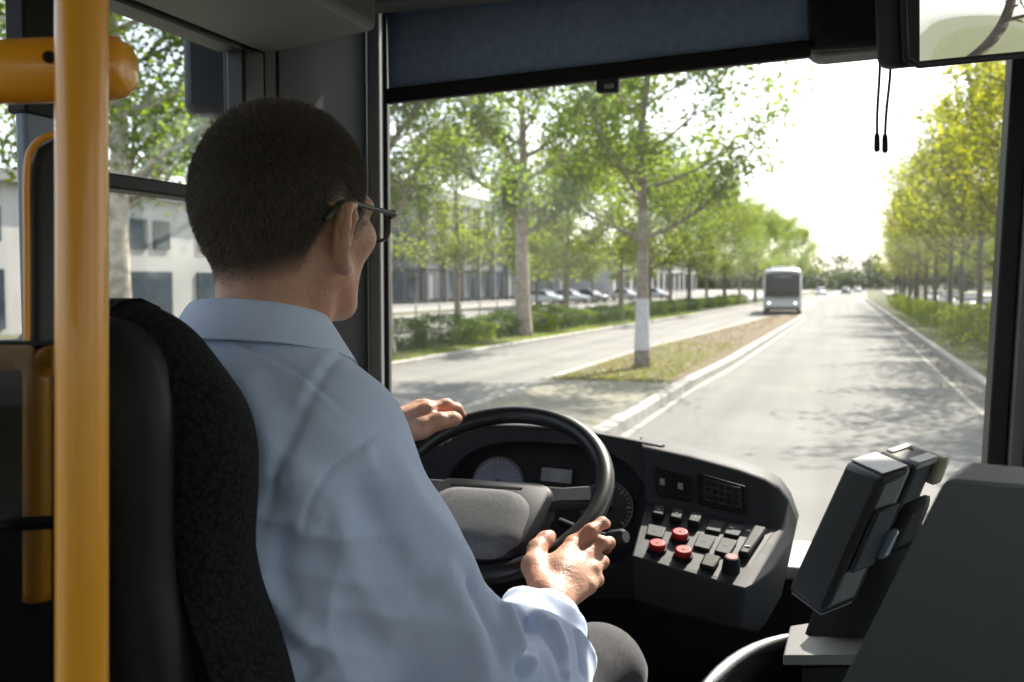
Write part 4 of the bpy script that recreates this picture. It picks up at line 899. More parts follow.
m = MB(); m.prism([wp(u, v, .021) for u, v in ((-.06, -.018), (.055, -.018), (.054, -.022), (-.059, -.022))], WN * .002); m.build('seam', M_black, st, smooth=False)
sk_ = thing('turn_stalk', P(575, 528, 1.6), 'black column stalk poking out beyond the right hand', 'stalk')
m = MB(); m.tube(smooth_path([P(560, 522, 1.64), P(590, 534, 1.56), P(610, 538, 1.52)], 4), [.007]*9, 10); m.build('arm', M_key, sk_)
m = MB(); m.tube([P(607, 538, 1.525), P(611, 537.8, 1.52), P(622, 537, 1.505), P(626, 536.5, 1.5)], [.007, .0115, .0125, .009], 18); m.build('tip', M_rimw, sk_)
# ------------------------------------------------------------------ ticket machine, cabinet, tray
tm = thing('ticket_machine', P(850, 610, 1.15), 'tilted black ticket machine with a grey top plate between dashboard and grey cabinet', 'ticket machine')
A, B_, C_, Dn = P(845, 461, 1.20), P(882, 478, 1.13), P(903, 443, 1.245), P(785, 591, 1.12)
ea, eb, ec = B_ - A, Dn - A, C_ - A
def hexa(o, a, b, c): 
    m = MB(); m.rings([[o, o + a, o + a + c, o + c], [o + b, o + a + b, o + a + b + c, o + b + c]]); return m
M_tm = pmat('machine_black', (.014, .014, .016), rough=.4, nscale=14, namt=.25, bump=.15, bscale=500, bdist=.0005); M_tmtop = pmat('machine_grey', (.17, .17, .16), rough=.4, nscale=30, namt=.3)
hexa(A, ea, eb, ec * .55).build('body', M_tm, tm, bevel=.008, bseg=3)
hexa(A - eb * .016 + ea * .06 + ec * .05, ea * .86, eb * .012, ec * .42).build('top_plate', M_tmtop, tm, bevel=.002)  # plain grey plate, lighter than the black body
hexa(A + ec * .56 + ea * .02, ea * .95, eb * .5, ec * .38).build('printer', M_dash2, tm, bevel=.005)
hexa(A + ec * .62 - eb * .02 + ea * .1, ea * .18, eb * .06, ec * .36).build('paper_slot', M_grey, tm, bevel=.002)
hexa(A + ec * .60 - eb * .02 + ea * .68, ea * .30, eb * .06, ec * .36).build('paper_slot', M_grey, tm, bevel=.002)
hexa(A + ec * .96 - eb * .01 + ea * .1, ea * 1.0, eb * .22, ec * .16).build('paper_cover', pmat('cover_olive', (.30, .30, .20), rough=.45, nscale=20, namt=.3), tm, bevel=.006)
hexa(A + ea * 1.02 + eb * .25 + ec * .1, ea * .1, eb * .45, ec * .35).build('side_panel', M_dash2, tm, bevel=.002)
hexa(A + ea * 1.05 + eb * .45 + ec * .42, ea * .18, eb * .2, ec * .16).build('card_reader', pmat('lens_blue', (.10, .13, .17), rough=.15), tm, bevel=.004)
hexa(A + ea * .8 + eb * .3 + ec * .62, ea * .3, eb * .4, ec * .5).build('bracket', M_black, tm, bevel=.01)
hexa(A + ea * .10 + eb * .998 + ec * .05, ea * .82, eb * .012, ec * .45).build('bottom_edge', M_grey, tm, bevel=.001)
m = MB(); m.tube([P(880, 520, 1.26), P(872, 600, 1.24), P(845, 650, 1.22), P(845, 760, 1.2)], [.055, .06, .05, .045], 16); m.build('stand', M_black, tm)
cbt = thing('grey_cabinet', P(950, 690, .66), 'large dark grey cabinet panel with a sloping edge, close on the right', 'cabinet')
m = MB(); co_ = [P(818, 730, .66), P(938, 492, .66), P(944, 482, .66), P(952, 479, .66), P(1110, 493, .70), P(1110, 730, .70)]
m.prism(co_, V(.02, .075, 0)); m.build('panel', M_cab, cbt, bevel=.0035, bseg=3, angle=25)
tr = thing('change_tray', P(800, 690, .95), 'rounded change tray with a silver rim and blue lining, at the bottom beside the cabinet', 'tray')
tc_, n_t = P(868, 792, .98), 56
tu, tv = V(1, 0, 0), V(0, 1, .1).normalized(); tw = tu.cross(tv)
def tpt(a, k, dz): return tc_ + tu * (.19 * k * math.copysign(abs(math.cos(a)) ** .8, math.cos(a))) + tv * (.34 * k * math.copysign(abs(math.sin(a)) ** .8, math.sin(a))) + tw * dz
angs = np.linspace(0, 2*math.pi, n_t, endpoint=False)
m = MB(); m.tube([tpt(a, 1, 0) for a in angs], .010, 14, loop=True); m.build('rim', M_chrome, tr, angle=180)
m = MB(); m.rings([[tpt(a, k, dz) for a in angs] for k, dz in ((.97, -.004), (.93, -.03), (.86, -.05))], caps=False); m.build('wall', M_black, tr, angle=180, solid=.003)
m = MB(); m.rings([[tpt(a, k, dz) for a in angs] for k, dz in ((.87, -.06), (.84, -.036), (.72, -.022), (.45, -.012), (.05, -.01))]); m.build('lining', pmat('lining_blue', (.14, .18, .23), rough=.5, nscale=8, namt=.2), tr, angle=180)
sh_ = thing('side_shelf', P(820, 650, 1.2), 'pale shelf plate under the ticket machine', 'shelf')
m = MB(); m.prism([P(783, 655, 1.12), P(880, 655, 1.1), P(880, 612, 1.3), P(790, 626, 1.32)], V(0, 0, -.012)); m.build('plate', pmat('shelf_pale', (.14, .135, .13), rough=.5, nscale=10, namt=.12), sh_, bevel=.002)
m = MB(); m.prism([P(783, 655, 1.12) + V(.02, .02, -.02), P(880, 655, 1.1) + V(0, .02, -.02), P(880, 612, 1.3) + V(0, -.02, -.02), P(790, 626, 1.32) + V(.02, -.02, -.02)], V(0, 0, -.5)); m.build('support', M_black, sh_, smooth=False)
# ================================================================== THE DRIVER
# signed-distance modelling: tapered capsules and ellipsoids blended smoothly, meshed with surface nets
class SDF:
    def __init__(s): s.p = []
    def cap(s, a, b, ra, rb=None, k=.015, op='u'):
        a, b = np.array(a, float), np.array(b, float); rb = ra if rb is None else rb
        s.p.append(('c', a, b, ra, rb, k, op, (a + b) / 2, np.linalg.norm(b - a) / 2 + max(ra, rb))); return s
    def chain(s, pts, rad, k=.012):
        for i in range(len(pts) - 1): s.cap(pts[i], pts[i+1], rad[i], rad[i+1], k)
        return s
    def ell(s, c, r, M=None, k=.015, op='u'):
        c = np.array(c, float); r = np.array(r, float); M = np.eye(3) if M is None else np.array(M, float)
        s.p.append(('e', c, r, M, None, k, op, c, max(r))); return s
    def ev(s, P_, prims):
        d = np.full(len(P_), .5)
        for q in prims:
            if q[0] == 'c':
                _, a, b, ra, rb, k, op = q[:7]; ab = b - a; L2 = max(ab @ ab, 1e-12); t = np.clip((P_ - a) @ ab / L2, 0, 1)
                e = np.linalg.norm(P_ - a - t[:, None] * ab, axis=1) - (ra + (rb - ra) * t)
            else:
                _, c, r, M, _, k, op = q[:7]; l = (P_ - c) @ M
                k0 = np.linalg.norm(l / r, axis=1); k1 = np.linalg.norm(l / (r * r), axis=1) + 1e-9; e = k0 * (k0 - 1) / k1
            if op == 'u': h = np.maximum(k - np.abs(d - e), 0) / k; d = np.minimum(d, e) - h * h * k * .25
            else: e = -e; h = np.maximum(k - np.abs(d - e), 0) / k; d = np.maximum(d, e) + h * h * k * .25
        return d
    def mesh(s, h, B=20):
        lo = np.min([q[7] - q[8] for q in s.p if q[6] == 'u'], axis=0) - 4 * h; hi = np.max([q[7] + q[8] for q in s.p if q[6] == 'u'], axis=0) + 4 * h
        N = (np.ceil((hi - lo) / h / B).astype(int) + 1); G = N * B + 1
        A = np.full(G, .5, np.float32)
        off = np.stack(np.meshgrid(*[np.arange(B + 1)] * 3, indexing='ij'), -1).reshape(-1, 3) * h
        br = B * h * .87
        for i in range(N[0]):
            for j in range(N[1]):
                for l in range(N[2]):
                    o = lo + np.array([i, j, l]) * B * h; c = o + B * h / 2
                    near = [q for q in s.p if np.linalg.norm(q[7] - c) - q[8] < br + q[5] + .02]
                    if not any(q[6] == 'u' for q in near): continue
                    dc = s.ev(c[None], near)[0]
                    if dc > br * 1.15 + .02: continue
                    A[i*B:i*B+B+1, j*B:j*B+B+1, l*B:l*B+B+1] = s.ev(o + off, near).reshape(B+1, B+1, B+1)
        I = A < 0; nx, ny, nz = A.shape
        cnt = np.zeros((nx-1, ny-1, nz-1), np.int8)
        for dx in (0, 1):
            for dy in (0, 1):
                for dz in (0, 1): cnt += I[dx:nx-1+dx, dy:ny-1+dy, dz:nz-1+dz]
        act = np.argwhere((cnt > 0) & (cnt < 8)); idx = np.full(cnt.shape, -1, np.int32); idx[tuple(act.T)] = np.arange(len(act))
        cor = {(dx, dy, dz): A[act[:, 0]+dx, act[:, 1]+dy, act[:, 2]+dz] for dx in (0, 1) for dy in (0, 1) for dz in (0, 1)}
        acc = np.zeros((len(act), 3)); w = np.zeros(len(act))
        for a in cor:
            for ax in range(3):
                if a[ax] == 0:
                    b = list(a); b[ax] = 1; b = tuple(b); va, vb = cor[a], cor[b]; m = (va < 0) != (vb < 0)
                    t = np.where(m, va / np.where(m, va - vb, 1), 0); p = np.tile(np.array(a, float), (len(act), 1)); p[:, ax] += t
                    acc[m] += p[m]; w[m] += 1
        V_ = lo + (act + acc / w[:, None]) * h; Q = []
        for ax in range(3):
            sl0 = [slice(1, -1)] * 3; sl0[ax] = slice(0, -1); sl1 = list(sl0); sl1[ax] = slice(1, None)
            a0 = I[tuple(sl0)]; a1 = I[tuple(sl1)]; e = np.argwhere(a0 != a1); inside = a0[tuple(e.T)]
            g = e + 1; g[:, ax] -= 1
            u, v = [(1, 2), (2, 0), (0, 1)][ax]; def_ = lambda du, dv: idx[tuple((g + np.eye(3, dtype=int)[u] * du + np.eye(3, dtype=int)[v] * dv).T)]
            q = np.stack([def_(-1, -1), def_(0, -1), def_(0, 0), def_(-1, 0)], 1); q[~inside] = q[~inside][:, ::-1]; Q.append(q)
        Q = np.concatenate(Q); Q = Q[(Q >= 0).all(1)]
        return V_, Q
def relax(V_, Q, it=1, f=.5):
    n = len(V_); E_ = np.concatenate([Q[:, [0, 1]], Q[:, [1, 2]], Q[:, [2, 3]], Q[:, [3, 0]]])
    for _ in range(it):
        s = np.zeros((n, 3)); c = np.bincount(E_[:, 0], minlength=n) + np.bincount(E_[:, 1], minlength=n)
        for k in range(3): s[:, k] = np.bincount(E_[:, 0], V_[E_[:, 1], k], n) + np.bincount(E_[:, 1], V_[E_[:, 0], k], n)
        V_ = V_ + f * (s / np.maximum(c, 1)[:, None] - V_)
    return V_
def normals(V_, Q):
    fn = np.cross(V_[Q[:, 2]] - V_[Q[:, 0]], V_[Q[:, 3]] - V_[Q[:, 1]]); n = np.zeros_like(V_)
    for k in range(4):
        for a in range(3): n[:, a] += np.bincount(Q[:, k], fn[:, a], len(V_))
    return n / (np.linalg.norm(n, axis=1)[:, None] + 1e-12)
A3 = lambda v: np.array(v[:], float)
# ------------------------------------------------------------------ joints
HC = P(290, 213, 1.065); yaw = R(-9)
HM = Matrix.Rotation(yaw, 3, 'Z') @ Matrix.Rotation(R(-3), 3, 'X')
def hd(x, y, z): return HC + HM @ V(x, y, z)
HMn = np.array(HM)
NB = P(259, 347, 1.035)                                   # base of the neck
SR = P(330, 458, .985); SL = V(2 * NB.x - SR.x - .01, NB.y + .03, SR.z + .005)
ELR = P(505, 718, 1.13); WRR = P(552, 607, 1.285)
WRL = P(388, 428, 1.62); ELL = V(SL.x + .0, 1.17, 1.60)
PEL = V(-.62, .86, 1.42)
person = thing('person', (-.6, .9, .86), 'driver in a light blue shirt with short dark hair and glasses, hands on the wheel', 'person')
# ------------------------------------------------------------------ skin: head, neck, torso core, arms, hands: one surface
b = SDF()
def he(x, y, z, r, k=.015, op='u', M=None): b.ell(hd(x, y, z), r, HMn if M is None else M, k, op)
def hc(p, q, ra, rb, k=.012, op='u'): b.cap(hd(*p), hd(*q), ra, rb, k, op)
he(0, -.012, .030, (.0735, .097, .082)); he(0, -.035, .000, (.070, .074, .07), .03)
he(0, .030, -.040, (.060, .062, .074), .03); he(0, .066, -.093, (.024, .022, .017), .025)
for s in (-1, 1):
    hc((s * .054, .012, -.066), (s * .02, .070, -.096), .014, .012, .02)      # jaw line
    he(s * .047, .056, -.022, (.020, .022, .019), .02)                       # cheekbone
    hc((s * .012, .089, .014), (s * .045, .072, .014), .009, .010, .015)      # brow
    he(s * .031, .090, -.004, (.016, .014, .012), .012, 's'); he(s * .031, .074, -.004, (.0125, .0125, .0125), .003)   # socket, eyeball
    hc((s * .018, .083, .001), (s * .045, .074, .000), .0035, .003, .004)      # upper lid
    he(s * .010, .104, -.040, (.008, .010, .007), .006)
hc((0, .088, .004), (0, .110, -.036), .007, .011, .012)
hc((-.020, .083, -.064), (.020, .083, -.064), .006, .006, .01); hc((-.017, .083, -.073), (.017, .083, -.073), .007, .007, .008); hc((-.022, .094, -.0685), (.022, .094, -.0685), .0015, .0015, .004, 's')
for s in (-1, 1):                                                            # ears: a dished disc with a rim, lobe and tragus
    e = lambda y, z, o=0.: (s * (.0755 + o), y - .010, z * 1.06 - .022)
    rim = [e(.010, -.004, .002), e(.008, .014, .009), e(-.003, .025, .016), e(-.016, .021, .021), e(-.021, .002, .022), e(-.017, -.017, .018), e(-.007, -.030, .010), e(.002, -.036, .004), e(.008, -.028, .001)]
    b.ell(hd(*e(-.006, -.005, .002)), (.0075, .018, .030), HMn @ np.array(Matrix.Rotation(s * R(34), 3, 'Z')), .005)
    for p, q in zip(rim, rim[1:]): hc(p, q, .0042, .0042, .005)
    hc(e(-.010, .010, .009), e(-.014, -.012, .010), .003, .003, .005)
    he(s * .083, -.011, -.033, (.006, .007, .010), .005, 's'); he(s * .079, -.003, -.033, (.004, .005, .006), .005); he(s * .0795, -.006, -.058, (.0045, .008, .009), .006)
nk0 = hd(0, -.030, -.055)
b.cap(nk0, NB + V(0, .005, -.03), .051, .056, .03); b.cap(hd(0, .0, -.09), NB + V(0, .05, -.04), .034, .04, .03)
for s in (-1, 1): b.cap(hd(s * .050, -.014, -.055), NB + V(s * .02, .050, -.05), .015, .013, .02)     # neck tendon
CH = V(NB.x, NB.y + .01, NB.z - .24)
b.ell(CH, (.13, .085, .2), None, .05); b.cap(CH + V(0, 0, -.05), PEL, .11, .12, .05); b.cap(SL, SR, .04, .04, .05)
b.chain([A3(SR), A3(ELR), A3(WRR)], [.045, .038, .027], .03); b.chain([A3(SL), A3(ELL), A3(WRL)], [.045, .038, .027], .03)
def finger(pts, r, k=.006):
    b.chain([A3(P(*p)) for p in pts], r, k)
# right hand: the back of the hand faces us, fingers close over the lower right of the rim
W = (551, 602, 1.275)
MC = dict(i=(573, 545, 1.402), m=(586, 556, 1.392), r=(592, 570, 1.374), p=(588, 586, 1.345))
for f, rr in (('i', .0135), ('m', .0135), ('r', .0125), ('p', .0115)):
    b.cap(P(W[0] + (MC[f][0] - 580) * .35, W[1] + (MC[f][1] - 565) * .3, 1.282), P(*MC[f]), .0140, rr, .010)
b.ell(P(563, 578, 1.340), (.024, .028, .024), np.array([CR, CU, CF]).T, .018)
finger([MC['i'], (590, 531, 1.408), (602, 523, 1.428), (606, 524, 1.450)], [.0112, .0094, .0083, .0073])
finger([MC['m'], (601, 543, 1.406), (609, 543, 1.428), (607, 549, 1.450)], [.0114, .0096, .0084, .0073])
finger([MC['r'], (602, 562, 1.400), (603, 562, 1.422), (597, 564, 1.438)], [.0106, .0090, .0080, .0070])
finger([MC['p'], (597, 580, 1.368), (596, 577, 1.392), (589, 576, 1.408)], [.0100, .0085, .0076, .0068])
for f in 'imrp': b.ell(P(MC[f][0], MC[f][1] - 1, MC[f][2] - .0075), (.0088, .0085, .0085), None, .006)
finger([(543, 590, 1.295), (533, 566, 1.345), (537, 549, 1.380), (545, 540, 1.398), (550, 536, 1.408)], [.018, .0145, .0118, .0105, .0085], .010)
b.cap(P(540, 572, 1.335), P(564, 557, 1.378), .012, .011, .014)                # web of the thumb
for f, t in (('i', .0022), ('m', .0022), ('r', .0018)): b.cap(P(W[0] + 4, W[1] - 14, 1.285), P(MC[f][0] - 4, MC[f][1] + 5, MC[f][2] - .0165), .0030, .0030, .006)  # tendons
# left hand over the top left of the rim
LW = (390, 426, 1.62)
LM = dict(i=(428, 410, 1.615), m=(424, 407, 1.637), r=(419, 407, 1.658), p=(413, 410, 1.676))
for f in 'imrp': b.cap(P(LW[0] + 6, LW[1] - 2, LW[2] + (LM[f][2] - 1.64) * .4), P(*LM[f]), .0165, .0125, .016)
finger([LM['i'], (446, 405, 1.632), (457, 409, 1.650), (462, 416, 1.664)], [.0120, .0102, .0088, .0078])
finger([LM['m'], (440, 407, 1.662), (447, 418, 1.676), (448, 430, 1.676)], [.0118, .0100, .0088, .0078])
finger([LM['r'], (434, 413, 1.682), (442, 427, 1.692), (447, 438, 1.684)], [.0112, .0095, .0085, .0076])
finger([LM['p'], (425, 420, 1.696), (432, 433, 1.702), (440, 442, 1.692)], [.0098, .0084, .0075, .0068])
finger([(402, 432, 1.608), (422, 428, 1.592), (440, 421, 1.596), (452, 419, 1.606), (457, 419, 1.612)], [.019, .0155, .0125, .0105, .0085], .010)
b.cap(P(415, 428, 1.60), P(426, 414, 1.612), .014, .012, .014)
bv, bq = b.mesh(.0022); bv = relax(bv, bq, 1, .4)
def skinmat():
    m, nt, N, L = nodemat('skin'); o = N.new('ShaderNodeOutputMaterial'); p = N.new('ShaderNodeBsdfPrincipled'); L.new(p.outputs[0], o.inputs[0])
    tc = N.new('ShaderNodeTexCoord'); t = N.new('ShaderNodeTexNoise'); t.inputs['Scale'].default_value = 38; t.inputs['Detail'].default_value = 5; L.new(tc.outputs['Object'], t.inputs['Vector'])
    r = N.new('ShaderNodeValToRGB'); r.color_ramp.elements[0].position = .3; r.color_ramp.elements[1].position = .72
    r.color_ramp.elements[0].color = (.46, .245, .165, 1); r.color_ramp.elements[1].color = (.58, .345, .245, 1); L.new(t.outputs['Fac'], r.inputs[0])
    at = N.new('ShaderNodeAttribute'); at.attribute_name = 'stubble'; mx = N.new('ShaderNodeMixRGB'); mx.inputs[2].default_value = (.045, .034, .028, 1)
    t5 = N.new('ShaderNodeTexNoise'); t5.inputs['Scale'].default_value = 9; t5.inputs['Detail'].default_value = 3; L.new(tc.outputs['Object'], t5.inputs['Vector'])
    r5 = N.new('ShaderNodeValToRGB'); r5.color_ramp.elements[0].position = .42; r5.color_ramp.elements[1].position = .68; r5.color_ramp.elements[0].color = (1, 1, 1, 1); r5.color_ramp.elements[1].color = (1.0, .80, .74, 1); L.new(t5.outputs['Fac'], r5.inputs[0])
    m5 = N.new('ShaderNodeMixRGB'); m5.blend_type = 'MULTIPLY'; m5.inputs[0].default_value = 1; L.new(r.outputs[0], m5.inputs[1]); L.new(r5.outputs[0], m5.inputs[2])
    L.new(at.outputs['Fac'], mx.inputs[0]); L.new(m5.outputs[0], mx.inputs[1]); L.new(mx.outputs[0], p.inputs['Base Color'])
    p.inputs['Roughness'].default_value = .48; p.inputs['Specular IOR Level'].default_value = .4; p.inputs['Subsurface Weight'].default_value = .25; p.inputs['Subsurface Radius'].default_value = (.010, .004, .002); p.inputs['Subsurface Scale'].default_value = .5
    v = N.new('ShaderNodeTexVoronoi'); v.inputs['Scale'].default_value = 420; L.new(tc.outputs['Object'], v.inputs['Vector']); t2 = N.new('ShaderNodeTexNoise'); t2.inputs['Scale'].default_value = 130; t2.inputs['Detail'].default_value = 4; L.new(tc.outputs['Object'], t2.inputs['Vector'])
    ad = N.new('ShaderNodeMath'); ad.operation = 'MULTIPLY_ADD'; ad.inputs[1].default_value = .35; L.new(v.outputs['Distance'], ad.inputs[0]); L.new(t2.outputs['Fac'], ad.inputs[2])
    bp = N.new('ShaderNodeBump'); bp.inputs['Strength'].default_value = .7; bp.inputs['Distance'].default_value = .0018; L.new(ad.outputs[0], bp.inputs['Height']); L.new(bp.outputs[0], p.inputs['Normal']); return m
M_skin = skinmat()
body = raw('body', bv, bq, M_skin, person)
# ------------------------------------------------------------------ nails
M_nail = pmat('nail', (.60, .36, .29), rough=.3, coat=.3)
def nail(p, q):
    a, c = P(*p), P(*q); d = (c - a).normalized(); up = (CAM - c); up = (up - d * up.dot(d)).normalized(); sd_ = d.cross(up)
    m = MB(); m.rings([[a + d * (.001 + .0095 * t) + sd_ * (.0046 * math.sin(x) * w_) + up * (.0071 * math.cos(x * .62) + .0004) for x in np.linspace(-1.1, 1.1, 7)] for t, w_ in ((0, .75), (.35, 1), (.75, 1), (1, .8))], closed=False, caps=False); m.build('nail', M_nail, person, angle=180, solid=.0006)
nail((546, 539, 1.401), (550, 536, 1.408)); nail((603, 523, 1.432), (606, 524, 1.450))
nail((452, 419, 1.606), (457, 419, 1.612))
# ------------------------------------------------------------------ hair: a close cropped cap of short strands
hl_ = (bv - A3(HC)) @ HMn            # head-local coordinates
x_, y_, z_ = hl_.T; rr_ = np.linalg.norm(hl_ - np.array([0, -.01, .02]), axis=1)
def hairline(x, y, z):
    """above zero where hair grows"""
    back = z + .083 - np.clip((y + .085) / .05, 0, 1) * .026                      # nape, rising towards the ear
    side = np.where(y > -.046, z - np.interp(y, [-.046, -.036, -.022, -.008, -.002, .012, .020, .038, .056, .070, .085], [-.062, -.035, -.006, -.002, -.016, -.040, -.038, -.018, .006, .034, .052]), 1)
    return np.minimum(back, side)
bn = normals(bv, bq); wob = np.array([noise.noise(Vector(p * 60)) for p in hl_[:, :]]) * .004 if len(hl_) < 0 else 0
ear = (np.abs(x_) > .0765) & (y_ > -.040) & (y_ < .004) & (z_ < .006) & (z_ > -.075)
hs_ = hairline(x_, y_, z_); hm = (hs_ > -.004) & (rr_ < .135) & (z_ > -.10) & ~ear & (y_ < .10)
fm = (hm & (hs_ > .040))[bq].all(1); used = np.unique(bq[fm]); mp_ = np.full(len(bv), -1); mp_[used] = np.arange(len(used))
edge = np.clip((hs_ - .038) / .03, 0, 1)
cv = bv + bn * (-.0004 + .0024 * edge)[:, None]
st_ = np.clip((hs_ + .007) / .036, 0, 1); st_ = np.where(ear | (y_ > .10) | (rr_ > .135) | (z_ < -.10), 0, st_ * st_ * (3 - 2 * st_))
at = body.data.attributes.new('stubble', 'FLOAT', 'POINT'); at.data.foreach_set('value', st_.astype(np.float32))
def hairmat(name, c1, c2):
    m, nt, N, L = nodemat(name); o = N.new('ShaderNodeOutputMaterial'); p = N.new('ShaderNodeBsdfPrincipled'); L.new(p.outputs[0], o.inputs[0])
    g = N.new('ShaderNodeNewGeometry'); r = N.new('ShaderNodeValToRGB'); r.color_ramp.elements[0].color = (*c1, 1); r.color_ramp.elements[1].color = (*c2, 1); L.new(g.outputs['Random Per Island'], r.inputs[0]); L.new(r.outputs[0], p.inputs['Base Color'])
    p.inputs['Roughness'].default_value = .45; p.inputs['Specular IOR Level'].default_value = .4; return m
M_hair = hairmat('hair_strands', (.020, .015, .012), (.15, .115, .09)); M_hair_base = pmat('hair_base', (.022, .017, .013), rough=.8, nscale=90, namt=.4, bump=.6, bscale=400, bdist=.002)
ho_ = raw('hair', cv[used], mp_[bq[fm]], M_hair_base, person)
ids = np.where(hm)[0]; prob = np.clip((hs_[ids] + .005) / .026, .02, 1) ** .9; prob = prob / prob.sum()
ns = 190000; pk = rng.choice(ids, ns, p=prob)
root_ = bv[pk] + rng.normal(size=(ns, 3)) * .0011; nn_ = bn[pk]; ln_ = (.0058 + .0028 * np.clip((z_[pk] - .01) / .07, 0, 1)) * np.clip(np.clip(hs_[pk] / .05, 0, 1), .3, 1) * rng.uniform(.6, 1.25, ns)
tz_ = np.clip((z_[pk] + .02) / .12, 0, 1); tz_ = tz_ * tz_ * (3 - 2 * tz_)
flow = np.stack([np.zeros(ns), (.15 + .75 * tz_), (-1. + .9 * tz_)], 1) @ HMn.T
dr = nn_ * .62 + flow * .75 + rng.normal(size=(ns, 3)) * .28; dr /= np.linalg.norm(dr, axis=1)[:, None]
sdv = np.cross(dr, rng.normal(size=(ns, 3))); sdv /= np.linalg.norm(sdv, axis=1)[:, None]
hv = np.stack([root_ - sdv * .00021, root_ + sdv * .00021, root_ + dr * ln_[:, None]], 1).reshape(-1, 3)
M_hair_side = hairmat('hair_strands_greying', (.060, .048, .039), (.23, .19, .16))
sel = (z_[pk] + rng.normal(size=ns) * .014) < .035
for nm_, mk, mt_ in (('strands', ~sel, M_hair), ('side_strands', sel, M_hair_side)):
    q3 = hv.reshape(-1, 3, 3)[mk].reshape(-1, 3); so_ = raw(nm_, q3, np.arange(len(q3)).reshape(-1, 3), mt_, ho_, smooth=False); so_['kind'] = 'stuff'
# ------------------------------------------------------------------ shirt
def shirtmat():
    m, nt, N, L = nodemat('shirt_cotton'); o = N.new('ShaderNodeOutputMaterial'); p = N.new('ShaderNodeBsdfPrincipled'); mx = N.new('ShaderNodeMixShader'); mx.inputs[0].default_value = .12
    tl = N.new('ShaderNodeBsdfTranslucent'); tl.inputs[0].default_value = (.5, .6, .8, 1)
    L.new(p.outputs[0], mx.inputs[1]); L.new(tl.outputs[0], mx.inputs[2]); L.new(mx.outputs[0], o.inputs[0])
    tc = N.new('ShaderNodeTexCoord'); w = N.new('ShaderNodeTexNoise'); w.inputs['Scale'].default_value = 9; w.inputs['Detail'].default_value = 6; L.new(tc.outputs['Object'], w.inputs['Vector'])
    r = N.new('ShaderNodeValToRGB'); r.color_ramp.elements[0].color = (.58, .68, .91, 1); r.color_ramp.elements[1].color = (.64, .735, .94, 1); L.new(w.outputs['Fac'], r.inputs[0]); L.new(r.outputs[0], p.inputs['Base Color'])
    p.inputs['Roughness'].default_value = .85; p.inputs['Sheen Weight'].default_value = .25; p.inputs['Specular IOR Level'].default_value = .2
    mpg = N.new('ShaderNodeMapping'); mpg.inputs['Scale'].default_value = (1, 1, .8); L.new(tc.outputs['Object'], mpg.inputs[0])
    w2 = N.new('ShaderNodeTexNoise'); w2.inputs['Scale'].default_value = 26; w2.inputs['Detail'].default_value = 5; w2.inputs['Distortion'].default_value = .8; L.new(mpg.outputs[0], w2.inputs['Vector'])
    w3 = N.new('ShaderNodeTexNoise'); w3.inputs['Scale'].default_value = 1400; L.new(tc.outputs['Object'], w3.inputs['Vector'])
    bp = N.new('ShaderNodeBump'); bp.inputs['Strength'].default_value = .3; bp.inputs['Distance'].default_value = .006; L.new(w2.outputs['Fac'], bp.inputs['Height'])
    bp2 = N.new('ShaderNodeBump'); bp2.inputs['Strength'].default_value = .25; bp2.inputs['Distance'].default_value = .0005; L.new(w3.outputs['Fac'], bp2.inputs['Height']); L.new(bp.outputs[0], bp2.inputs['Normal']); L.new(bp2.outputs[0], p.inputs['Normal']); return m
M_shirt = shirtmat()
s_ = SDF()
s_.ell(CH + V(.000, -.01, .015), (.165, .125, .22), None, .05); s_.ell(PEL + V(0, -.015, .10), (.175, .135, .17), None, .08)
s_.cap(NB + V(0, -.005, -.045), SR + V(-.02, 0, .012), .068, .064, .05); s_.cap(NB + V(0, -.005, -.045), SL + V(.02, 0, .012), .068, .064, .05)
s_.ell(NB + V(0, -.02, -.10), (.14, .10, .09), None, .06)
mid = SR.lerp(ELR, .5)
wend = WRR.lerp(P(*W), .2) ; fa = (WRR - ELR)
c0 = ELR + fa * .60
s_.chain([A3(SR), A3(SR.lerp(ELR, .35)), A3(SR.lerp(ELR, .75)), A3(ELR)], [.061, .058, .057, .059], .045)
s_.chain([A3(ELR), A3(ELR + fa * .3), A3(ELR + fa * .46), A3(c0)], [.060, .061, .054, .0385], .035)
fl = WRL - ELL
s_.chain([A3(SL), A3(ELL)], [.070, .060], .045); s_.chain([A3(ELL), A3(ELL + fl * .5), A3(ELL + fl * .93)], [.060, .052, .038], .035)
sv, sq = s_.mesh(.0036); sv = relax(sv, sq, 3, .5); sn = normals(sv, sq)
# folds: signed offsets along the normal, each family running its own way over the cloth
def seg_t(p, a, c): ab = c - a; return np.clip((p - a) @ ab / (ab @ ab), -.2, 1.2), None
def near(p, a, c): ab = c - a; t = np.clip((p - a) @ ab / (ab @ ab), 0, 1); return t, np.linalg.norm(p - a - t[:, None] * ab, axis=1)
def wn(p, sc, seed): return np.array([noise.noise(Vector((x * sc[0] + seed, y * sc[1], z * sc[2]))) for x, y, z in p])
def ridge(v): return 1 - np.abs(v) * 2.2
sr_, el_, wr_, sl_, el2, wr2 = map(A3, (SR, ELR, WRR, SL, ELL, WRL))
d = np.zeros(len(sv)); tu_, du = near(sv, sr_, el_); tf_, df = near(sv, el_, A3(c0)); tu2, du2 = near(sv, sl_, el2); tf2, df2 = near(sv, el2, wr2)
arm = np.exp(-(np.minimum(du, df) / .085) ** 4)
q1 = (el_ - sr_) / np.linalg.norm(el_ - sr_); q2 = A3(fa) / np.linalg.norm(A3(fa))
along = (sv - sr_) @ q1; alongf = (sv - el_) @ q2; crossv = np.cross(q1, [0.3, -1, .2]); cross_ = (sv - sr_) @ crossv
nz = wn(sv, (7, 7, 7), 3.1); nz2 = wn(sv, (16, 16, 16), 9.7)
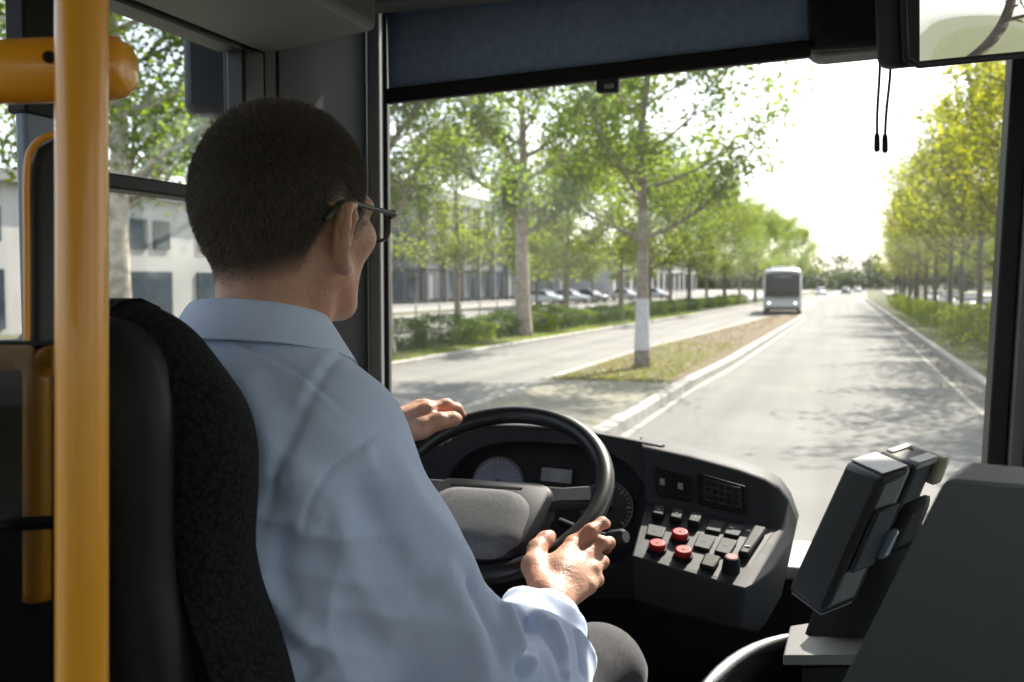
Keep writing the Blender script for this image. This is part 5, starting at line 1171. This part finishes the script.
# upper arm: a few long soft folds drawn from the shoulder to the elbow
d += arm * np.clip(tu_, 0, 1) ** .6 * .0095 * ridge(wn(np.stack([along * 2.2 + cross_ * 6, cross_ * 10 - along * 4, nz * .5], 1), (1, 1, 1), 1.7))
# elbow and forearm: bunched cloth
eb = np.exp(-((along - np.linalg.norm(el_ - sr_)) / .10) ** 2) * arm
d += eb * .014 * ridge(wn(np.stack([along * 20 + nz * 1.4, cross_ * 7, nz * .2], 1), (1, 1, 1), 5.2))
ff = np.exp(-(df / .075) ** 4) * np.clip(tf_ * 4, 0, 1)
d += ff * .013 * ridge(np.sin(alongf * 62 + nz * 5.5 + ((sv - el_) @ np.cross(q2, [0, 0, 1.])) * 26) * .45 + nz2 * .25)
# back: broad drapes falling from the shoulders, creases below the armpit
tor = 1 - arm
d += tor * .0085 * ridge(wn(np.stack([sv[:, 0] * 11 + sv[:, 2] * 3.5 + nz * .7, sv[:, 1] * 6, sv[:, 2] * 2.2], 1), (1, 1, 1), 7.7))
ap = np.exp(-(np.linalg.norm(sv - (sr_ + np.array([-.045, -.03, -.10])), axis=1) / .10) ** 2)
d += ap * .013 * ridge(wn(np.stack([sv[:, 0] * 10 + sv[:, 2] * 22, sv[:, 1] * 5, sv[:, 0] * 4], 1), (1, 1, 1), 2.4))
# seams: the armhole and the yoke
pl_n = np.array(V(.80, .25, -.30).normalized()); sd_p = (sv - (sr_ + np.array([-.030, 0, .0]))) @ pl_n; amask = np.exp(-(np.linalg.norm(sv - sr_, axis=1) / .105) ** 6)
d += amask * (-.0032 * np.exp(-(sd_p / .0045) ** 2) + .0022 * np.exp(-((sd_p + .010) / .006) ** 2))
yk = (sv[:, 2] - (NB.z - .115 + .18 * (sv[:, 0] - NB.x) ** 2)); bm_ = (sn[:, 1] < .2) * (1 - amask)
d += bm_ * (-.0020 * np.exp(-(yk / .004) ** 2) + .0014 * np.exp(-((yk - .008) / .005) ** 2))
d += .0010 * nz2
# single folds and seams laid along lines found on the cloth
pc = sv - A3(CAM); dep = pc @ A3(CF); ux = CX + F * (pc @ A3(CR)) / dep; uy = CY - F * (pc @ A3(CU)) / dep; front = sn @ A3(-CF) > -.1
def on_cloth(x, y):
    q = (ux - x) ** 2 + (uy - y) ** 2 + np.where(front, 0, 1e6); c = np.argsort(q)[:12]; return sv[c[np.argmin(dep[c])]]
def fold(line, w, amp):
    global d
    pts = [on_cloth(*p) for p in line]; pts = [A3(p) for p in smooth_path([Vector(p) for p in pts], 4)]; best = np.full(len(sv), 9.); tt = np.zeros(len(sv))
    for i in range(len(pts) - 1):
        t, q = near(sv, pts[i], pts[i+1]); u = (i + t) / (len(pts) - 1); tt = np.where(q < best, u, tt); best = np.minimum(best, q)
    d = d + amp * np.exp(-(best / w) ** 2) * np.clip(np.sin(np.pi * np.clip(tt, .02, .98)) * 2.2, 0, 1)
for line, w_, am in [
    ([(392, 424), (362, 446), (332, 474), (312, 507), (303, 540)], .0022, -.0036), ([(397, 431), (368, 453), (339, 480), (319, 512), (310, 545)], .006, .0030),
    ([(206, 331), (250, 346), (300, 374), (345, 408)], .0030, -.0042), ([(206, 337), (250, 352), (300, 380), (340, 411)], .005, .0022), ([(256, 569), (284, 614), (312, 650)], .016, .010), ([(262, 600), (292, 650), (320, 676)], .012, -.009),
    ([(273, 468), (305, 488), (300, 546)], .018, .008), ([(290, 520), (285, 570), (300, 612)], .012, -.008), ([(385, 440), (432, 515), (476, 570), (508, 604)], .016, .006),
    ([(350, 470), (385, 540), (430, 610)], .015, -.006), ([(335, 500), (360, 580), (400, 650)], .014, .006), ([(508, 598), (514, 636), (532, 666)], .010, .012), ([(524, 612), (527, 650), (520, 680)], .008, -.013),
    ([(543, 626), (560, 654), (556, 682)], .009, .011), ([(556, 622), (576, 650), (580, 680)], .006, -.008), ([(440, 560), (470, 620), (490, 680)], .014, .007), ([(468, 575), (492, 625), (505, 676)], .009, -.009),
    ([(240, 370), (262, 420), (268, 470)], .014, .006), ([(300, 400), (280, 440), (276, 480)], .010, -.005)]: fold(line, w_, am)
sv = sv + sn * d[:, None]; sv = relax(sv, sq, 1, .35)
shirt = raw('shirt', sv, sq, M_shirt, person)
# collar: stand and turned down fall, higher at the back, points at the front
M_collar = M_shirt
def collar():
    m = MB(); n = 48; rings = []
    ax = (nk0 - NB).normalized(); c0_ = NB + V(0, -.004, .012)
    for k in range(n + 1):
        a = R(-205 + 310 * k / n) if False else R(-235 + 290 * k / n)             # opens at the front (+y)
        dx, dy = math.cos(a), math.sin(a); fr = .5 + .5 * dy; bk = .5 - .5 * dy     # fr=1 at the front
        base = c0_ + V(dx * .062, dy * .067 + .006, 0)
        up = .030 * bk + .004 * fr
        fallz = .030 * bk + .052 * fr ** 1.3; out = .020 * bk + .030 * fr
        o_ = V(dx, dy, 0)
        rings.append([base + V(0, 0, -.02) + o_ * .003, base + V(0, 0, up * .6) - o_ * .001, base + V(0, 0, up + .006) - o_ * .0015, base + V(0, 0, up + .010) + o_ * .003, base + V(0, 0, up + .006) + o_ * .0075, base + V(0, 0, up - fallz * .5) + o_ * (.008 + out * .55), base + V(0, 0, up - fallz) + o_ * (.010 + out)])
    m.rings(rings, closed=False, caps=False); return m.build('collar', M_collar, shirt, angle=180, solid=.0022, sub=1)
collar()
# cuffs
def cuff(a, c, r0, r1, L0, L1, nm):
    ax = (c - a).normalized(); u = ax.orthogonal().normalized(); w = ax.cross(u); rings = []
    for t, r in ((L0, r0 * .93), (L0 + .004, r0), (L0 + .03, (r0 + r1) / 2), (L1 - .004, r1), (L1, r1 * .985), (L1 - .001, r1 * .93), (L1 - .03, r1 * .9)):
        rings.append([a + ax * t + (u * math.cos(x) + w * math.sin(x)) * (r * (1 + .035 * math.sin(3 * x + 1) + .02 * math.sin(5 * x + t * 60))) for x in np.linspace(0, 2*math.pi, 40, endpoint=False)])
    m = MB(); m.rings(rings, caps=False); o = m.build(nm, M_shirt, shirt, angle=60, solid=.0016, sub=1)
    a_ = a + ax * (L0 + .03); p_ = (CAM - a_); p_ = (p_ - ax * p_.dot(ax)).normalized(); q_ = (p_ * .35 + ax.cross(p_) * .9).normalized()
    m = MB(); m.disc(a_ + q_ * ((r0 + r1) / 2 + .003), q_, .0052, 16, .003); m.build('button', pmat('button_white_' + nm, (.6, .6, .6), rough=.3), o, angle=30)
LF = fa.length; cuff(ELR, WRR, .0425, .0405, LF * .54, LF * .95, 'cuff'); LL_ = fl.length; cuff(ELL, WRL, .041, .0385, LL_ * .87, LL_ * 1.0, 'cuff')
# ------------------------------------------------------------------ trousers
t_ = SDF(); KR = P(596, 676, 1.44); HRp = PEL + V(.09, .02, .01); KL = V(-.80, 1.36, 1.50); HLp = PEL + V(-.09, .02, .01)
t_.ell(PEL + V(0, .01, 0), (.175, .14, .12), None, .06)
t_.chain([A3(HRp), A3(HRp.lerp(KR, .5)), A3(KR)], [.088, .082, .064], .04); t_.chain([A3(HLp), A3(HLp.lerp(KL, .5)), A3(KL)], [.088, .080, .062], .04)
AR = V(KR.x + .02, KR.y + .16, .98); AL = V(KL.x + .03, KL.y + .16, .98)
t_.chain([A3(KR), A3(KR.lerp(AR, .5)), A3(AR)], [.064, .062, .058], .03); t_.chain([A3(KL), A3(KL.lerp(AL, .5)), A3(AL)], [.062, .062, .058], .03)
tv_, tq = t_.mesh(.006); tn_ = normals(tv_, tq); tv_ = tv_ + tn_ * (.004 * ridge(wn(tv_, (14, 9, 14), 4.4)))[:, None]; tv_ = relax(tv_, tq, 1, .4)
tro = raw('trousers', tv_, tq, pmat('trouser_wool', (.036, .036, .042), rough=.9, nscale=140, namt=.35, bump=.5, bscale=1100, bdist=.0007, sheen=.2), person)
for A_, K_ in ((AR, KR), (AL, KL)):
    f_ = SDF(); f_.cap(A3(A_ + V(0, -.03, -.06)), A3(A_ + V(.01, .18, -.085)), .042, .034, .03); f_.ell(A3(A_ + V(0, .0, -.02)), (.045, .05, .06), None, .03); fv, fq = f_.mesh(.006); raw('shoe', fv, fq, pmat('shoe_leather', (.015, .014, .013), rough=.35), person)
# ------------------------------------------------------------------ glasses
gl_ = tag(D.objects.new('glasses', None), 'thin dark framed glasses'); 
M_gf = pmat('glasses_frame', (.045, .05, .04), rough=.3, spec=.6); M_lens = glassmat('lens', (.90, .93, .88), .10)
m = MB()
for s in (-1, 1):
    lc = (s * .034, .108, -.004)
    lp = []
    for k in range(28):
        a = 2 * math.pi * k / 28; cx_, cz_ = math.copysign(abs(math.cos(a)) ** .6, math.cos(a)) * .0255, math.copysign(abs(math.sin(a)) ** .7, math.sin(a)) * .0175
        lp.append(hd(lc[0] + cx_, lc[1] - (abs(lc[0] + cx_) * .27) ** 1.0 + .008, lc[2] + cz_))
    m.tube(lp, .0022, 8, loop=True)
    m.tube(smooth_path([hd(s * .0595, .099, .006), hd(s * .070, .094, .007), hd(s * .0745, .080, .007), hd(s * .0785, .03, .007), hd(s * .0800, .0, .008), hd(s * .0805, -.020, .004), hd(s * .0800, -.042, -.014)], 5), [.0040] * 10 + [.0030] * 21, 8)
m.tube(smooth_path([hd(-.010, .1125, .002), hd(0, .1165, .005), hd(.010, .1125, .002)], 4), .0016, 8)
D.objects.remove(gl_); gl_ = m.build('glasses', M_gf, person, angle=180, label='thin dark framed glasses')
for s in (-1, 1):
    lc = (s * .034, .108, -.004); ring = []
    for k in range(28):
        a = 2 * math.pi * k / 28; cx_, cz_ = math.copysign(abs(math.cos(a)) ** .6, math.cos(a)) * .025, math.copysign(abs(math.sin(a)) ** .7, math.sin(a)) * .017
        ring.append(hd(lc[0] + cx_, lc[1] - (abs(lc[0] + cx_) * .27) + .008, lc[2] + cz_))
    m = MB(); m.prism(ring, HM @ V(0, .0012, 0)); m.build('lens', M_lens, gl_, smooth=False)
# ================================================================== LIGHT, CAMERA
w = D.worlds.new('World'); SC.world = w; w.use_nodes = True
nt = w.node_tree; bg = nt.nodes['Background']
sk = nt.nodes.new('ShaderNodeTexSky'); sk.sky_type = 'NISHITA'; sk.sun_disc = False
EL, AZ = 41.0, 14.0
sk.sun_elevation = R(EL); sk.sun_rotation = R(AZ); sk.air_density = 1.0; sk.dust_density = 1.2; sk.ozone_density = 1.0
hsv = nt.nodes.new('ShaderNodeHueSaturation'); hsv.inputs['Saturation'].default_value = .5; nt.links.new(sk.outputs[0], hsv.inputs['Color']); nt.links.new(hsv.outputs[0], bg.inputs[0]); bg.inputs[1].default_value = .14
sl = D.lights.new('sun', 'SUN'); sl.energy = 4.2; sl.angle = R(.6); sl.color = (1, .93, .82)
so = D.objects.new('sun', sl); COL.objects.link(so)
sd = V(math.sin(R(AZ)) * math.cos(R(EL)), math.cos(R(AZ)) * math.cos(R(EL)), math.sin(R(EL)))
so.rotation_euler = sd.to_track_quat('Z', 'Y').to_euler(); so.location = (10, 30, 40)
cd_ = D.cameras.new('camera'); co = D.objects.new('camera', cd_); COL.objects.link(co)
mt = Matrix((( CR.x, CU.x, -CF.x), (CR.y, CU.y, -CF.y), (CR.z, CU.z, -CF.z)))
co.matrix_world = Matrix.Translation(CAM) @ mt.to_4x4()
cd_.sensor_width = 36; cd_.lens = F * 36 / 1024; cd_.clip_start = .02; cd_.clip_end = 3000
cd_.dof.use_dof = True; cd_.dof.focus_distance = 1.2; cd_.dof.aperture_fstop = 7.6
SC.camera = co
SC.view_settings.view_transform = 'Standard'; SC.view_settings.look = 'None'; SC.view_settings.gamma = 1; SC.view_settings.use_curve_mapping = False
SC.view_settings.exposure = 1.52
SC.render.engine = 'CYCLES'
cy = SC.cycles
cy.use_denoising = True; cy.max_bounces = 8; cy.transparent_max_bounces = 16; cy.diffuse_bounces = 4; cy.glossy_bounces = 3; cy.transmission_bounces = 4
cy.caustics_reflective = False; cy.caustics_refractive = False; cy.sample_clamp_indirect = 6
